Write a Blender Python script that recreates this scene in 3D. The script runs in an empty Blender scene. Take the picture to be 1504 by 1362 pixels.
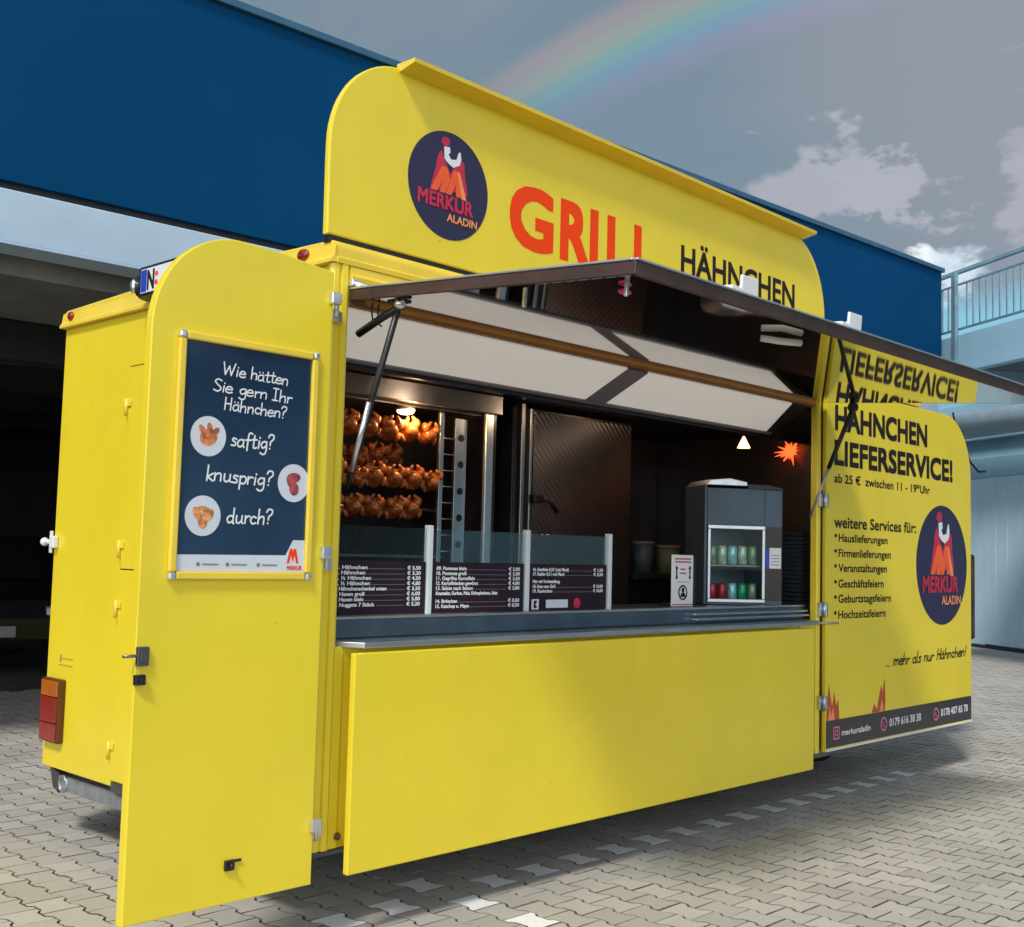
import bpy, bmesh, math, random
from mathutils import Vector, Matrix
random.seed(7)
SC = bpy.context.scene
COL = SC.collection
R = math.radians

# ------------------------------------------------------------------ camera
cd = bpy.data.cameras.new('camera'); cam = bpy.data.objects.new('camera', cd); COL.objects.link(cam)
F, YAW, PIT, ROL = 1709.47, 0.7645, 0.0768, 0.0268
fw = Vector((math.cos(YAW)*math.cos(PIT), math.sin(YAW)*math.cos(PIT), math.sin(PIT)))
r0 = Vector((math.sin(YAW), -math.cos(YAW), 0)); u0 = r0.cross(fw)
rv = math.cos(ROL)*r0 + math.sin(ROL)*u0; uv = -math.sin(ROL)*r0 + math.cos(ROL)*u0
cam.matrix_world = Matrix(((rv.x, uv.x, -fw.x, -2.6196), (rv.y, uv.y, -fw.y, -3.4476), (rv.z, uv.z, -fw.z, 1.5106), (0, 0, 0, 1)))
cd.sensor_fit = 'HORIZONTAL'; cd.sensor_width = 36; cd.lens = F/1504*36; cd.clip_start = .05; cd.clip_end = 600
SC.camera = cam

# ------------------------------------------------------------------ view, sun, sky
SC.view_settings.view_transform = 'Standard'; SC.view_settings.look = 'None'
SC.view_settings.gamma = 1; SC.view_settings.use_curve_mapping = False
SC.view_settings.exposure = 0.15
SUN = Vector((-.78, -.37, 1.0)).normalized()
sl = bpy.data.lights.new('sun', 'SUN'); sl.energy = 2.45; sl.angle = R(10.0); sl.color = (1, .95, .87)
so = bpy.data.objects.new('sun', sl); COL.objects.link(so); so.rotation_euler = SUN.to_track_quat('Z', 'Y').to_euler()

wd = bpy.data.worlds.new('World'); SC.world = wd; wd.use_nodes = True
WT = wd.node_tree
class NB:
    def __init__(s, t): s.t = t
    def put(s, v, sock):
        if hasattr(v, 'links') or isinstance(v, bpy.types.NodeSocket): s.t.links.new(v, sock)
        else: sock.default_value = v
    def m(s, op, a, b=0.0, c=None, clamp=False):
        n = s.t.nodes.new('ShaderNodeMath'); n.operation = op; n.use_clamp = clamp
        s.put(a, n.inputs[0]); s.put(b, n.inputs[1])
        if c is not None: s.put(c, n.inputs[2])
        return n.outputs[0]
    def mix(s, f, a, b, mode='MIX'):
        n = s.t.nodes.new('ShaderNodeMix'); n.data_type = 'RGBA'; n.blend_type = mode
        s.put(f, n.inputs[0])
        for v, k in ((a, 6), (b, 7)):
            if isinstance(v, tuple) and len(v) == 3: v = v + (1,)
            s.put(v, n.inputs[k])
        return n.outputs[2]
    def dot(s, v, A):
        n = s.t.nodes.new('ShaderNodeVectorMath'); n.operation = 'DOT_PRODUCT'
        s.put(v, n.inputs[0]); n.inputs[1].default_value = A
        return n.outputs['Value']
    def noise(s, v, scale, detail=4, rough=.5, dist=0):
        n = s.t.nodes.new('ShaderNodeTexNoise'); n.inputs['Scale'].default_value = scale
        n.inputs['Detail'].default_value = detail; n.inputs['Roughness'].default_value = rough; n.inputs['Distortion'].default_value = dist
        if v is not None: s.put(v, n.inputs['Vector'])
        return n.outputs['Fac']
    def step(s, v, a, b):
        n = s.t.nodes.new('ShaderNodeMapRange'); n.interpolation_type = 'SMOOTHSTEP'
        s.put(v, n.inputs[0]); n.inputs[1].default_value = a; n.inputs[2].default_value = b
        n.inputs[3].default_value = 0; n.inputs[4].default_value = 1
        return n.outputs[0]
w = NB(WT)
tc = WT.nodes.new('ShaderNodeTexCoord'); D = tc.outputs['Generated']
sky = WT.nodes.new('ShaderNodeTexSky'); sky.sky_type = 'NISHITA'; sky.sun_disc = False
sky.sun_elevation = math.asin(SUN.z); sky.sun_rotation = math.atan2(SUN.x, SUN.y)
sky.air_density = 1.2; sky.dust_density = 2.0; sky.ozone_density = 1.5
sep = WT.nodes.new('ShaderNodeSeparateXYZ'); WT.links.new(D, sep.inputs[0]); DZ = sep.outputs[2]
mp = WT.nodes.new('ShaderNodeMapping'); WT.links.new(D, mp.inputs[0]); mp.inputs['Scale'].default_value = (1, 1, 1.9)
DM = mp.outputs[0]
n1 = w.noise(DM, 2.2, 5, .55, .3); n2 = w.noise(DM, 6.5, 7, .58, .25); n3 = w.noise(DM, 16, 5, .6)
# overcast veil, bluish-grey to mauve-grey
n4 = w.noise(DM, 11, 9, .62, .15)
veil = w.mix(w.step(n1, .40, .66), (1.75, 2.45, 2.95), (2.35, 2.75, 3.2))
veil = w.mix(w.step(w.dot(D, (.86, .30, .41)), .968, 1.0), veil, (2.8, 2.92, 3.3))
def blob(c, r0, r1, amp):
    d = w.dot(D, Vector(c).normalized())
    a = w.m('ARCCOSINE', w.m('MINIMUM', d, 1.0))
    a = w.m('ADD', a, w.m('MULTIPLY', w.m('SUBTRACT', n2, .5), amp))
    a = w.m('ADD', a, w.m('MULTIPLY', w.m('SUBTRACT', n4, .5), amp*.9))
    return w.m('SUBTRACT', 1.0, w.step(a, r0, r1))
# blue gap and bright cloud low in the sky
gap = w.m('SUBTRACT', 1.0, w.step(w.m('ADD', DZ, w.m('MULTIPLY', w.m('SUBTRACT', n2, .5), .08)), .205, .238))
veil = w.mix(gap, veil, (2.3, 5.4, 6.9))
low = w.m('MULTIPLY', w.step(n4, .53, .60), w.m('SUBTRACT', 1.0, w.step(DZ, .155, .19)))
veil = w.mix(low, veil, (8.6, 8.8, 9.2))
for c, a0, a1, amp, colr in (                             ((.868, .40, .305), .045, .062, .24, (4.3, 4.3, 4.7)), ((.838, .44, .305), .030, .048, .20, (4.2, 4.22, 4.6)), ((.822, .482, .282), .014, .036, .14, (3.9, 3.95, 4.35)),
                             ((.893, .305, .325), .030, .048, .17, (3.8, 3.75, 4.15)), ((.905, .310, .292), .030, .044, .15, (4.1, 4.05, 4.45)),
                             ((.868, .433, .232), .024, .036, .09, (9.6, 10.1, 10.4)), ((.880, .408, .226), .026, .038, .09, (10.5, 10.8, 11.0)), ((.893, .38, .225), .022, .036, .09, (7.0, 8.2, 8.9))):
    veil = w.mix(w.m('MULTIPLY', blob(c, a0, a1, amp), .92), veil, colr)
# unseen bright low sky behind the viewer, added to fill the shaded fronts
fill_side = w.step(w.dot(D, SUN), -.15, .75)
fill_band = w.m('SUBTRACT', 1.0, w.step(DZ, .15, .62))
veil = w.mix(fill_side, veil, w.mix(fill_band, (3.2, 3.8, 4.6), (25.0, 26.0, 27.0)))
# rainbow: cone of 41.5 degrees
ang = w.m('MULTIPLY', w.m('ARCCOSINE', w.m('MINIMUM', w.dot(D, (.90278, .35561, -.24192)), 1.0)), 57.29578)
t = w.m('DIVIDE', w.m('SUBTRACT', ang, 39.1), 4.8, clamp=True)
cr = WT.nodes.new('ShaderNodeValToRGB'); WT.links.new(t, cr.inputs[0]); e = cr.color_ramp; e.interpolation = 'EASE'
e.elements[0].position = 0; e.elements[0].color = (0, 0, 0, 1); e.elements[1].position = 1; e.elements[1].color = (0, 0, 0, 1)
for p, c in ((.22, (.12, .04, .2)), (.36, (.0, .17, .36)), (.5, (.03, .34, .2)), (.64, (.34, .3, .02)), (.8, (.4, .12, .03))):
    q = e.elements.new(p); q.color = c + (1,)
rb = w.mix(1.0, cr.outputs[0], (3.9, 3.9, 3.9), 'MULTIPLY')
fade = w.step(DZ, .30, .42)
veil = w.mix(w.m('MULTIPLY', fade, .85), veil, rb, 'ADD')
allsky = w.mix(.86, sky.outputs[0], veil)
bg = WT.nodes['Background']; WT.links.new(allsky, bg.inputs[0]); bg.inputs[1].default_value = 0.1

# ------------------------------------------------------------------ materials
def mat(name, col, rough=.5, metal=0., var=.06, scale=4., bump=0., bscale=40., coat=0., spec=.5, emit=0., rvar=.0, alpha=1., trans=0.):
    m = bpy.data.materials.new(name); m.use_nodes = True; t = m.node_tree; b = t.nodes['Principled BSDF']; nb = NB(t)
    c = t.nodes.new('ShaderNodeTexCoord').outputs['Object']
    if var:
        f = nb.noise(c, scale, 4, .6)
        lo = tuple(max(0, x*(1-var)) for x in col); hi = tuple(min(1, x*(1+var)) for x in col)
        t.links.new(nb.mix(nb.step(f, .3, .7), lo, hi), b.inputs['Base Color'])
    else: b.inputs['Base Color'].default_value = col + (1,)
    if rvar:
        f2 = nb.noise(c, scale*2.3, 5, .65)
        t.links.new(nb.m('ADD', nb.m('MULTIPLY', nb.m('SUBTRACT', f2, .5), rvar), rough, clamp=True), b.inputs['Roughness'])
    else: b.inputs['Roughness'].default_value = rough
    b.inputs['Metallic'].default_value = metal
    b.inputs['Specular IOR Level'].default_value = spec
    if coat: b.inputs['Coat Weight'].default_value = coat; b.inputs['Coat Roughness'].default_value = .08
    if emit: b.inputs['Emission Color'].default_value = col + (1,); b.inputs['Emission Strength'].default_value = emit
    if trans: b.inputs['Transmission Weight'].default_value = trans
    if alpha < 1: b.inputs['Alpha'].default_value = alpha
    if bump:
        f3 = nb.noise(c, bscale, 3, .5); bn = t.nodes.new('ShaderNodeBump'); bn.inputs['Strength'].default_value = bump
        bn.inputs['Distance'].default_value = .01
        t.links.new(f3, bn.inputs['Height']); t.links.new(bn.outputs[0], b.inputs['Normal'])
    return m
YEL = mat('yellow_paint', (.81, .64, .028), .38, var=.035, scale=1.6, bump=.05, bscale=2.2, coat=.25, rvar=.12)
YELT = mat('yellow_trim', (.82, .60, .055), .4, var=.05, scale=3, coat=.2, rvar=.1)
def scuff(m, dark=(.30, .20, .02)):
    t = m.node_tree; nb = NB(t); b = t.nodes['Principled BSDF']; c = t.nodes.new('ShaderNodeTexCoord').outputs['Object']
    src = b.inputs['Base Color'].links[0].from_socket
    mp_ = t.nodes.new('ShaderNodeMapping'); t.links.new(c, mp_.inputs[0]); mp_.inputs['Scale'].default_value = (9, 9, .7)
    st_ = nb.m('MULTIPLY', nb.step(nb.noise(mp_.outputs[0], 1.6, 6, .65), .52, .78), .07)
    sp_ = nb.m('MULTIPLY', nb.step(nb.noise(c, 46, 2, .5), .755, .79), .5)
    t.links.new(nb.mix(sp_, nb.mix(st_, src, tuple(x*1.6 for x in dark)), dark), b.inputs['Base Color'])
scuff(YEL)
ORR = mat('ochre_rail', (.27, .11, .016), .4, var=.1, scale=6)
STEEL = mat('stainless_steel', (.58, .61, .64), .34, 1., var=.06, scale=7, rvar=.14)
STEELD = mat('dark_steel', (.17, .165, .175), .33, .9, var=.18, scale=5, rvar=.2)
GALV = mat('galvanised_steel', (.42, .45, .48), .45, .8, var=.15, scale=14, rvar=.2)
ALU = mat('aluminium', (.75, .77, .79), .3, .9, var=.05, scale=20)
WHITEP = mat('white_plastic', (.75, .76, .78), .35, var=.03)
WPOST = mat('white_profile', (.62, .68, .72), .35, var=.03)
BLK = mat('black_plastic', (.012, .012, .014), .4, var=.2)
BLKR = mat('rubber', (.007, .007, .008), .8, var=.3, scale=20, bump=.2)
DARK = mat('dark_lining', (.045, .042, .046), .3, .5, var=.25, scale=3, rvar=.2)
BROWN = mat('bronze_edge', (.085, .05, .042), .42, .4, var=.2, scale=6)
MIRR = mat('polished_sheet', (.72, .70, .70), .035, 1., var=.04, scale=3, bump=.012, bscale=1.6)
CREAM = mat('cream_glow_panel', (.90, .83, .76), .5, var=.03, scale=3, emit=.26)  # emission added to brighten panels that are no lamps
GREYB = mat('grey_bracket', (.22, .19, .20), .5, var=.1)
RED = mat('red_letter', (.86, .06, .006), .5, var=.02, spec=.15)
INK = mat('black_letter', (.020, .012, .017), .5, var=.05, spec=.2)
NAVY = mat('emblem_navy', (.018, .016, .06), .4, var=.1)
CRIM = mat('crimson', (.52, .018, .06), .45, var=.08)
ORNG = mat('orange', (.85, .11, .02), .45, var=.08)
LORN = mat('light_orange', (.85, .30, .10), .45, var=.05)
PINK = mat('pink', (.72, .16, .34), .45, var=.05)
WINK = mat('white_letter', (.74, .77, .80), .5, var=.03)
PWHITE = mat('poster_white', (.62, .66, .73), .35, var=.03)
POSTER = mat('poster_blue', (.012, .034, .075), .16, var=.25, scale=2.5, coat=.6)
STRIPD = mat('dark_foil', (.014, .011, .02), .3, var=.15, coat=.2)
BOARD = mat('menu_board', (.020, .010, .022), .6, var=.15, spec=.2)
LRED = mat('red_lens', (.27, .020, .010), .18, var=.08, scale=40, coat=.5)
LAMB = mat('amber_lens', (.45, .12, .012), .18, var=.08, scale=40, coat=.5)
PBLUE = mat('plate_blue', (.01, .05, .45), .4, var=.03)
GLASS = bpy.data.materials.new('clear_glass'); GLASS.use_nodes = True
def _glass():
    t = GLASS.node_tree; t.nodes.remove(t.nodes['Principled BSDF']); nb = NB(t)
    tr = t.nodes.new('ShaderNodeBsdfTransparent'); tr.inputs[0].default_value = (.90, .97, .96, 1)
    gl = t.nodes.new('ShaderNodeBsdfGlossy'); gl.inputs['Roughness'].default_value = .01
    fr = t.nodes.new('ShaderNodeFresnel'); fr.inputs[0].default_value = 1.45
    mx = t.nodes.new('ShaderNodeMixShader'); t.links.new(nb.m('MULTIPLY', fr.outputs[0], .25), mx.inputs[0]); t.links.new(tr.outputs[0], mx.inputs[1]); t.links.new(gl.outputs[0], mx.inputs[2])
    t.links.new(mx.outputs[0], t.nodes['Material Output'].inputs[0])
_glass()
WARM = mat('warm_lamp', (1., .62, .28), .4, var=0, emit=9.)
SPOT = mat('spot_glow', (1., .74, .52), .4, var=0, emit=5.)
STARM = mat('star_glow', (1., .10, .02), .4, var=0, emit=2.2)
CONEM = mat('cone_glow', (1., .52, .22), .4, var=0, emit=4.)
TUBE = mat('lamp_diffuser', (.8, .8, .76), .3, var=.02)
MAGE = mat('magenta_glow', (.6, .02, .16), .3, var=0, emit=.12)
CHICK = mat('roast_skin', (.38, .105, .018), .3, var=.6, scale=13, bump=.35, bscale=55, coat=.35, rvar=.2)
BLUEW = mat('blue_cladding', (.0012, .050, .145), .7, var=.06, scale=.8, bump=.03, bscale=1.2, spec=.05)
CAPB = mat('blue_coping', (.03, .11, .20), .4, .2, var=.1)
LINT = mat('pale_lintel', (.40, .53, .68), .55, var=.05, scale=2)
SHADG = mat('dark_gap', (.02, .025, .032), .8, var=.1)
CONC = mat('garage_concrete', (.16, .165, .165), .85, var=.2, scale=1.5, bump=.2, bscale=20)
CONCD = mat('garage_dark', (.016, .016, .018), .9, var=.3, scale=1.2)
ANX = mat('annex_render', (.30, .50, .62), .7, var=.07, scale=1.3, bump=.08, bscale=30)
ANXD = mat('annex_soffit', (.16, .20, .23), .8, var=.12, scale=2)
GATE = mat('gate_sheet', (.50, .68, .78), .5, var=.05, scale=1.2)
RAIL = mat('railing_steel', (.20, .33, .41), .45, .4, var=.12, scale=5)
PIPE = mat('pipe_grey', (.34, .43, .48), .4, var=.1, scale=4)
CARP = mat('car_paint', (.012, .013, .015), .18, .3, var=.1, coat=.8)
CARG = mat('car_glass', (.01, .012, .014), .05, var=0)
HEADL = mat('headlamp', (.8, .8, .8), .25, .3, var=.1, scale=30)
PURP = mat('dark_timber', (.05, .03, .022), .7, var=.5, scale=18)

# ------------------------------------------------------------------ builders
class MB:
    def __init__(s): s.bm = bmesh.new()
    def box(s, x0, x1, y0, y1, z0, z1, bev=0., seg=2, M=None):
        vs = [s.bm.verts.new((x, y, z)) for x in (x0, x1) for y in (y0, y1) for z in (z0, z1)]
        q = [(0, 1, 3, 2), (4, 6, 7, 5), (0, 4, 5, 1), (2, 3, 7, 6), (0, 2, 6, 4), (1, 5, 7, 3)]
        fs = [s.bm.faces.new([vs[i] for i in f]) for f in q]
        s._fin(vs, fs, bev, seg, M); return s
    def _fin(s, vs, fs, bev, seg, M):
        if M is not None:
            for v in vs: v.co = M @ v.co
        bmesh.ops.recalc_face_normals(s.bm, faces=fs)
        if bev:
            es = list({e for f in fs for e in f.edges})
            bmesh.ops.bevel(s.bm, geom=es, offset=bev, segments=seg, affect='EDGES', profile=.5)
    def prism(s, pts, y0, y1, bev=0., seg=2, M=None, axes='xz'):
        """polygon in the x-z plane run from y0 to y1 (axes 'xy': from z0 to z1, 'yz': along x)"""
        def P(a, b, d): return {'xz': (a, d, b), 'xy': (a, b, d), 'yz': (d, a, b)}[axes]
        A = [s.bm.verts.new(P(a, b, y0)) for a, b in pts]; B = [s.bm.verts.new(P(a, b, y1)) for a, b in pts]
        n = len(pts); fs = [s.bm.faces.new(A), s.bm.faces.new(B[::-1])]
        for i in range(n): fs.append(s.bm.faces.new([A[i], B[i], B[(i+1) % n], A[(i+1) % n]]))
        if M is not None:
            for v in A+B: v.co = M @ v.co
        bmesh.ops.recalc_face_normals(s.bm, faces=fs)
        if bev:
            es = [e for f in fs[:2] for e in f.edges]
            bmesh.ops.bevel(s.bm, geom=es, offset=bev, segments=seg, affect='EDGES', profile=.5)
        return s
    def tube(s, pts, r, n=10, closed=False):
        P = [Vector(p) for p in pts]; rings = []
        rs = r if isinstance(r, (list, tuple)) else [r]*len(P)
        for i, p in enumerate(P):
            a = P[i-1] if (i > 0 or closed) else p; b = P[(i+1) % len(P)] if (i < len(P)-1 or closed) else p
            d = (b-a).normalized(); ref = Vector((0, 0, 1)) if abs(d.z) < .9 else Vector((1, 0, 0))
            u = d.cross(ref).normalized(); v = d.cross(u)
            rings.append([s.bm.verts.new(p + rs[i]*(math.cos(2*math.pi*k/n)*u + math.sin(2*math.pi*k/n)*v)) for k in range(n)])
        fs = []
        m = len(P) if closed else len(P)-1
        for i in range(m):
            A, B = rings[i], rings[(i+1) % len(P)]
            for k in range(n): fs.append(s.bm.faces.new([A[k], A[(k+1) % n], B[(k+1) % n], B[k]]))
        if not closed: fs += [s.bm.faces.new(rings[0][::-1]), s.bm.faces.new(rings[-1])]
        bmesh.ops.recalc_face_normals(s.bm, faces=fs)
        for f in fs[:m*n]: f.smooth = True
        return s
    def lathe(s, prof, c=(0, 0, 0), axis='z', n=24):
        rings = []
        for r, h in prof:
            ring = []
            for k in range(n):
                a = 2*math.pi*k/n; x, y = r*math.cos(a), r*math.sin(a)
                p = {'z': (x, y, h), 'y': (x, h, y), 'x': (h, x, y)}[axis]
                ring.append(s.bm.verts.new(Vector(c)+Vector(p)))
            rings.append(ring)
        fs = []
        for A, B in zip(rings, rings[1:]):
            for k in range(n): fs.append(s.bm.faces.new([A[k], A[(k+1) % n], B[(k+1) % n], B[k]])); fs[-1].smooth = True
        fs += [s.bm.faces.new(rings[0][::-1]), s.bm.faces.new(rings[-1])]
        bmesh.ops.recalc_face_normals(s.bm, faces=fs); return s
    def ball(s, c, r, sub=2, sc=(1, 1, 1), rot=None):
        M = Matrix.Translation(c) @ (rot or Matrix()) @ Matrix.Diagonal((r*sc[0], r*sc[1], r*sc[2], 1))
        g = bmesh.ops.create_icosphere(s.bm, subdivisions=sub, radius=1, matrix=M)
        for v in g['verts']:
            for f in v.link_faces: f.smooth = True
        return s
    def build(s, name, m, parent=None):
        me = bpy.data.meshes.new(name); s.bm.to_mesh(me); s.bm.free()
        return link(name, me, m, parent)
def link(name, me, m, parent=None):
    if m is not None and not me.materials: me.materials.append(m)
    o = bpy.data.objects.new(name, me); COL.objects.link(o)
    if parent is not None: o.parent = parent
    return o
def tag(o, label=None, cat=None, group=None, kind=None):
    if label: o['label'] = label
    if cat: o['category'] = cat
    if group: o['group'] = group
    if kind: o['kind'] = kind
    return o
def thing(name, label, cat, group=None, loc=(0, 0, 0)):
    o = bpy.data.objects.new(name, None); o.empty_display_size = .2; COL.objects.link(o); o.location = loc
    return tag(o, label, cat, group)
def copy_tree(o, parent=None):
    c = o.copy(); COL.objects.link(c)
    if parent is not None: c.parent = parent
    for ch in o.children: copy_tree(ch, c)
    return c
def arc(cx, cy, rx, ry, a0, a1, n=14):
    return [(cx+rx*math.cos(R(a0+(a1-a0)*i/n)), cy+ry*math.sin(R(a0+(a1-a0)*i/n))) for i in range(n+1)]
def poly_flat(polys, d, M, name, m, parent):
    """flat thin foil: polygons in local x-y at height d above the frame M"""
    b = MB()
    for i, p in enumerate(polys):
        z = d+.00012*i
        b.prism(p, z-.0009, z, axes='xy', M=M)
    return b.build(name, m, parent)

# frame for writing on a plane seen from -y: local x->X, y->Z, z->-Y
def FR(y): return Matrix(((1, 0, 0, 0), (0, 0, -1, y), (0, 1, 0, 0), (0, 0, 0, 1)))
_fc = {}
def glyphs(body):
    if body in _fc: return _fc[body]
    c = bpy.data.curves.new('lettering', 'FONT'); c.body = body; c.size = 1; c.resolution_u = 4
    o = bpy.data.objects.new('lettering', c); COL.objects.link(o)
    bpy.context.view_layer.update()
    me = bpy.data.meshes.new_from_object(o.evaluated_get(bpy.context.evaluated_depsgraph_get()))
    V = [v.co.copy() for v in me.vertices]; Fs = [tuple(p.vertices) for p in me.polygons]
    bpy.data.meshes.remove(me); bpy.data.objects.remove(o); bpy.data.curves.remove(c)
    _fc[body] = (V, Fs); return _fc[body]
CAP = max(v.y for v in glyphs('H')[0])
def text(lines, M, name, m, parent, bold=0., d=.0012):
    """lines: (body, x, baseline, cap height, width or None, slope); joined in one foil of lettering"""
    vs, fs = [], []
    for ln in lines:
        body, x, z, h, wd_ = ln[:5]; sl_ = ln[5] if len(ln) > 5 else 0
        V, Fs = glyphs(body); x0 = min(v.x for v in V); x1 = max(v.x for v in V)
        sy = h/CAP; sx = sy if wd_ is None else wd_/(x1-x0)
        b = bold*h
        offs = [(0, 0)] if not bold else [(0, 0)] + [(b*i_, b*j_) for i_ in (-1, 0, 1) for j_ in (-1, 0, 1) if i_ or j_]
        for i, (ox, oy) in enumerate(offs):
            k0 = len(vs)
            for v in V:
                lx = (v.x-x0)*sx
                vs.append(M @ Vector((x+lx+ox, z+v.y*sy+oy+lx*sl_, d+.00006*i)))
            fs += [tuple(k0+i2 for i2 in f) for f in Fs]
    me = bpy.data.meshes.new(name); me.from_pydata(vs, [], fs); me.update()
    return link(name, me, m, parent)
HW = {'W': (.75, 0, [[(0, 1), (.15, 0), (.35, .75), (.5, 0), (.7, 1)]]), 'i': (.2, 1, [[(.1, .5), (.08, 0)], [(.12, .70), (.12, .74)]]),
 'e': (.42, 1, [[(.03, .27), (.36, .3), (.3, .48), (.15, .5), (.03, .3), (.05, .08), (.2, 0), (.38, .08)]]),
 'h': (.45, 1, [[(.05, 1), (.05, 0)], [(.05, .3), (.2, .5), (.34, .45), (.35, 0)]]),
 'a': (.46, 1, [[(.35, .45), (.2, .5), (.05, .35), (.05, .1), (.18, 0), (.33, .15)], [(.36, .5), (.35, .1), (.42, 0)]]),
 't': (.33, 1, [[(.15, .85), (.13, .1), (.22, 0), (.32, .05)], [(0, .55), (.3, .58)]]),
 'n': (.44, 1, [[(.05, .5), (.05, 0)], [(.05, .3), (.2, .5), (.34, .42), (.35, 0)]]),
 'm': (.62, 1, [[(.05, .5), (.05, 0)], [(.05, .3), (.16, .5), (.28, .42), (.29, 0)], [(.29, .3), (.42, .5), (.53, .42), (.54, 0)]]),
 'S': (.48, 1, [[(.4, .9), (.2, 1), (.05, .8), (.2, .55), (.4, .3), (.25, .02), (.02, .1)]]),
 'g': (.44, 1, [[(.35, .45), (.2, .5), (.05, .3), (.15, .05), (.33, .2)], [(.36, .5), (.36, -.2), (.2, -.38), (.03, -.28)]]),
 'r': (.33, 1, [[(.05, .5), (.05, 0)], [(.05, .3), (.18, .48), (.3, .45)]]), 'I': (.38, 0, [[(0, 1), (.3, 1)], [(.15, 1), (.15, 0)], [(0, 0), (.3, 0)]]),
 'H': (.5, 0, [[(.05, 1), (.05, 0)], [(.4, 1), (.4, 0)], [(.05, .5), (.4, .52)]]), 'c': (.4, 1, [[(.33, .42), (.18, .5), (.04, .28), (.15, .02), (.34, .08)]]),
 '?': (.4, 1, [[(.03, .8), (.12, 1), (.32, .95), (.32, .7), (.17, .5), (.16, .28)], [(.15, .03), (.15, .06)]]),
 's': (.36, 1, [[(.3, .45), (.12, .5), (.08, .35), (.25, .22), (.24, .03), (.03, .03)]]), 'f': (.36, 1, [[(.38, .95), (.25, 1), (.16, .8), (.14, -.2)], [(.02, .5), (.32, .52)]]),
 'k': (.4, 0, [[(.05, 1), (.05, 0)], [(.32, .5), (.07, .25), (.34, 0)]]), 'u': (.46, 1, [[(.05, .5), (.06, .1), (.18, 0), (.32, .15)], [(.34, .5), (.34, .1), (.42, 0)]]),
 'p': (.42, 1, [[(.05, .5), (.05, -.38)], [(.05, .35), (.2, .5), (.36, .35), (.3, .05), (.15, 0), (.05, .12)]]),
 'd': (.46, 1, [[(.35, .42), (.2, .5), (.05, .3), (.15, .02), (.34, .15)], [(.36, 1), (.36, .08), (.42, 0)]]),
 'l': (.2, 1, [[(.08, 1), (.08, .1), (.16, 0)]]), '!': (.2, 1, [[(.12, 1), (.09, .28)], [(.08, .03), (.08, .06)]]), '.': (.16, 1, [[(.05, .02), (.05, .05)]])}
HW['ä'] = (HW['a'][0], 1, HW['a'][2] + [[(.1, .68), (.1, .72)], [(.3, .68), (.3, .72)]])
def smooth(P, n=5):
    if len(P) < 3: return P
    out = []
    for i in range(len(P)-1):
        p0 = P[max(i-1, 0)]; p1 = P[i]; p2 = P[i+1]; p3 = P[min(i+2, len(P)-1)]
        for k in range(n):
            t_ = k/n; t2 = t_*t_; t3 = t2*t_
            out.append(tuple(.5*(2*p1[j]+(p2[j]-p0[j])*t_+(2*p0[j]-5*p1[j]+4*p2[j]-p3[j])*t2+(3*p1[j]-p0[j]-3*p2[j]+p3[j])*t3) for j in (0, 1)))
    return out + [P[-1]]
def handwriting(lines, M, name, m, parent, th=.06, d=.0014):
    vs, fs = [], []; k = 0
    for ln in lines:
        body, x, z, h, wd_ = ln[:5]; sl_ = ln[5] if len(ln) > 5 else 0; lean = ln[6] if len(ln) > 6 else .06
        tot = sum(HW[c][0] if c != ' ' else .3 for c in body); sx = wd_/tot; px = 0
        for c in body:
            if c == ' ': px += .3; continue
            wc, sm, st = HW[c]
            jx, jy = random.uniform(-.02, .02), random.uniform(-.03, .03)
            for P in st:
                Q = smooth(P) if sm else P
                Q = [(x+(px+a+jx+lean*b)*sx, z+(b+jy)*h+(px+a)*sx*sl_) for a, b in Q]
                hw = th*h
                for i in range(len(Q)):
                    k += 1; dz = d+.000004*(k % 60); b0 = len(vs)
                    for q in range(8):
                        vs.append(M @ Vector((Q[i][0]+hw*math.cos(q*math.pi/4), Q[i][1]+hw*math.sin(q*math.pi/4), dz)))
                    fs.append(tuple(range(b0, b0+8)))
                    if i+1 < len(Q):
                        a, b_ = Vector(Q[i]), Vector(Q[i+1]); e_ = (b_-a)
                        if e_.length < 1e-6: continue
                        nn = Vector((-e_.y, e_.x)).normalized()*hw; k += 1; dz = d+.000004*(k % 60)+.0003; b0 = len(vs)
                        for pnt in (a-nn, b_-nn, b_+nn, a+nn): vs.append(M @ Vector((pnt.x, pnt.y, dz)))
                        fs.append((b0, b0+1, b0+2, b0+3))
            px += wc
    me = bpy.data.meshes.new(name); me.from_pydata(vs, [], fs); me.update()
    return link(name, me, m, parent)

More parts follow.
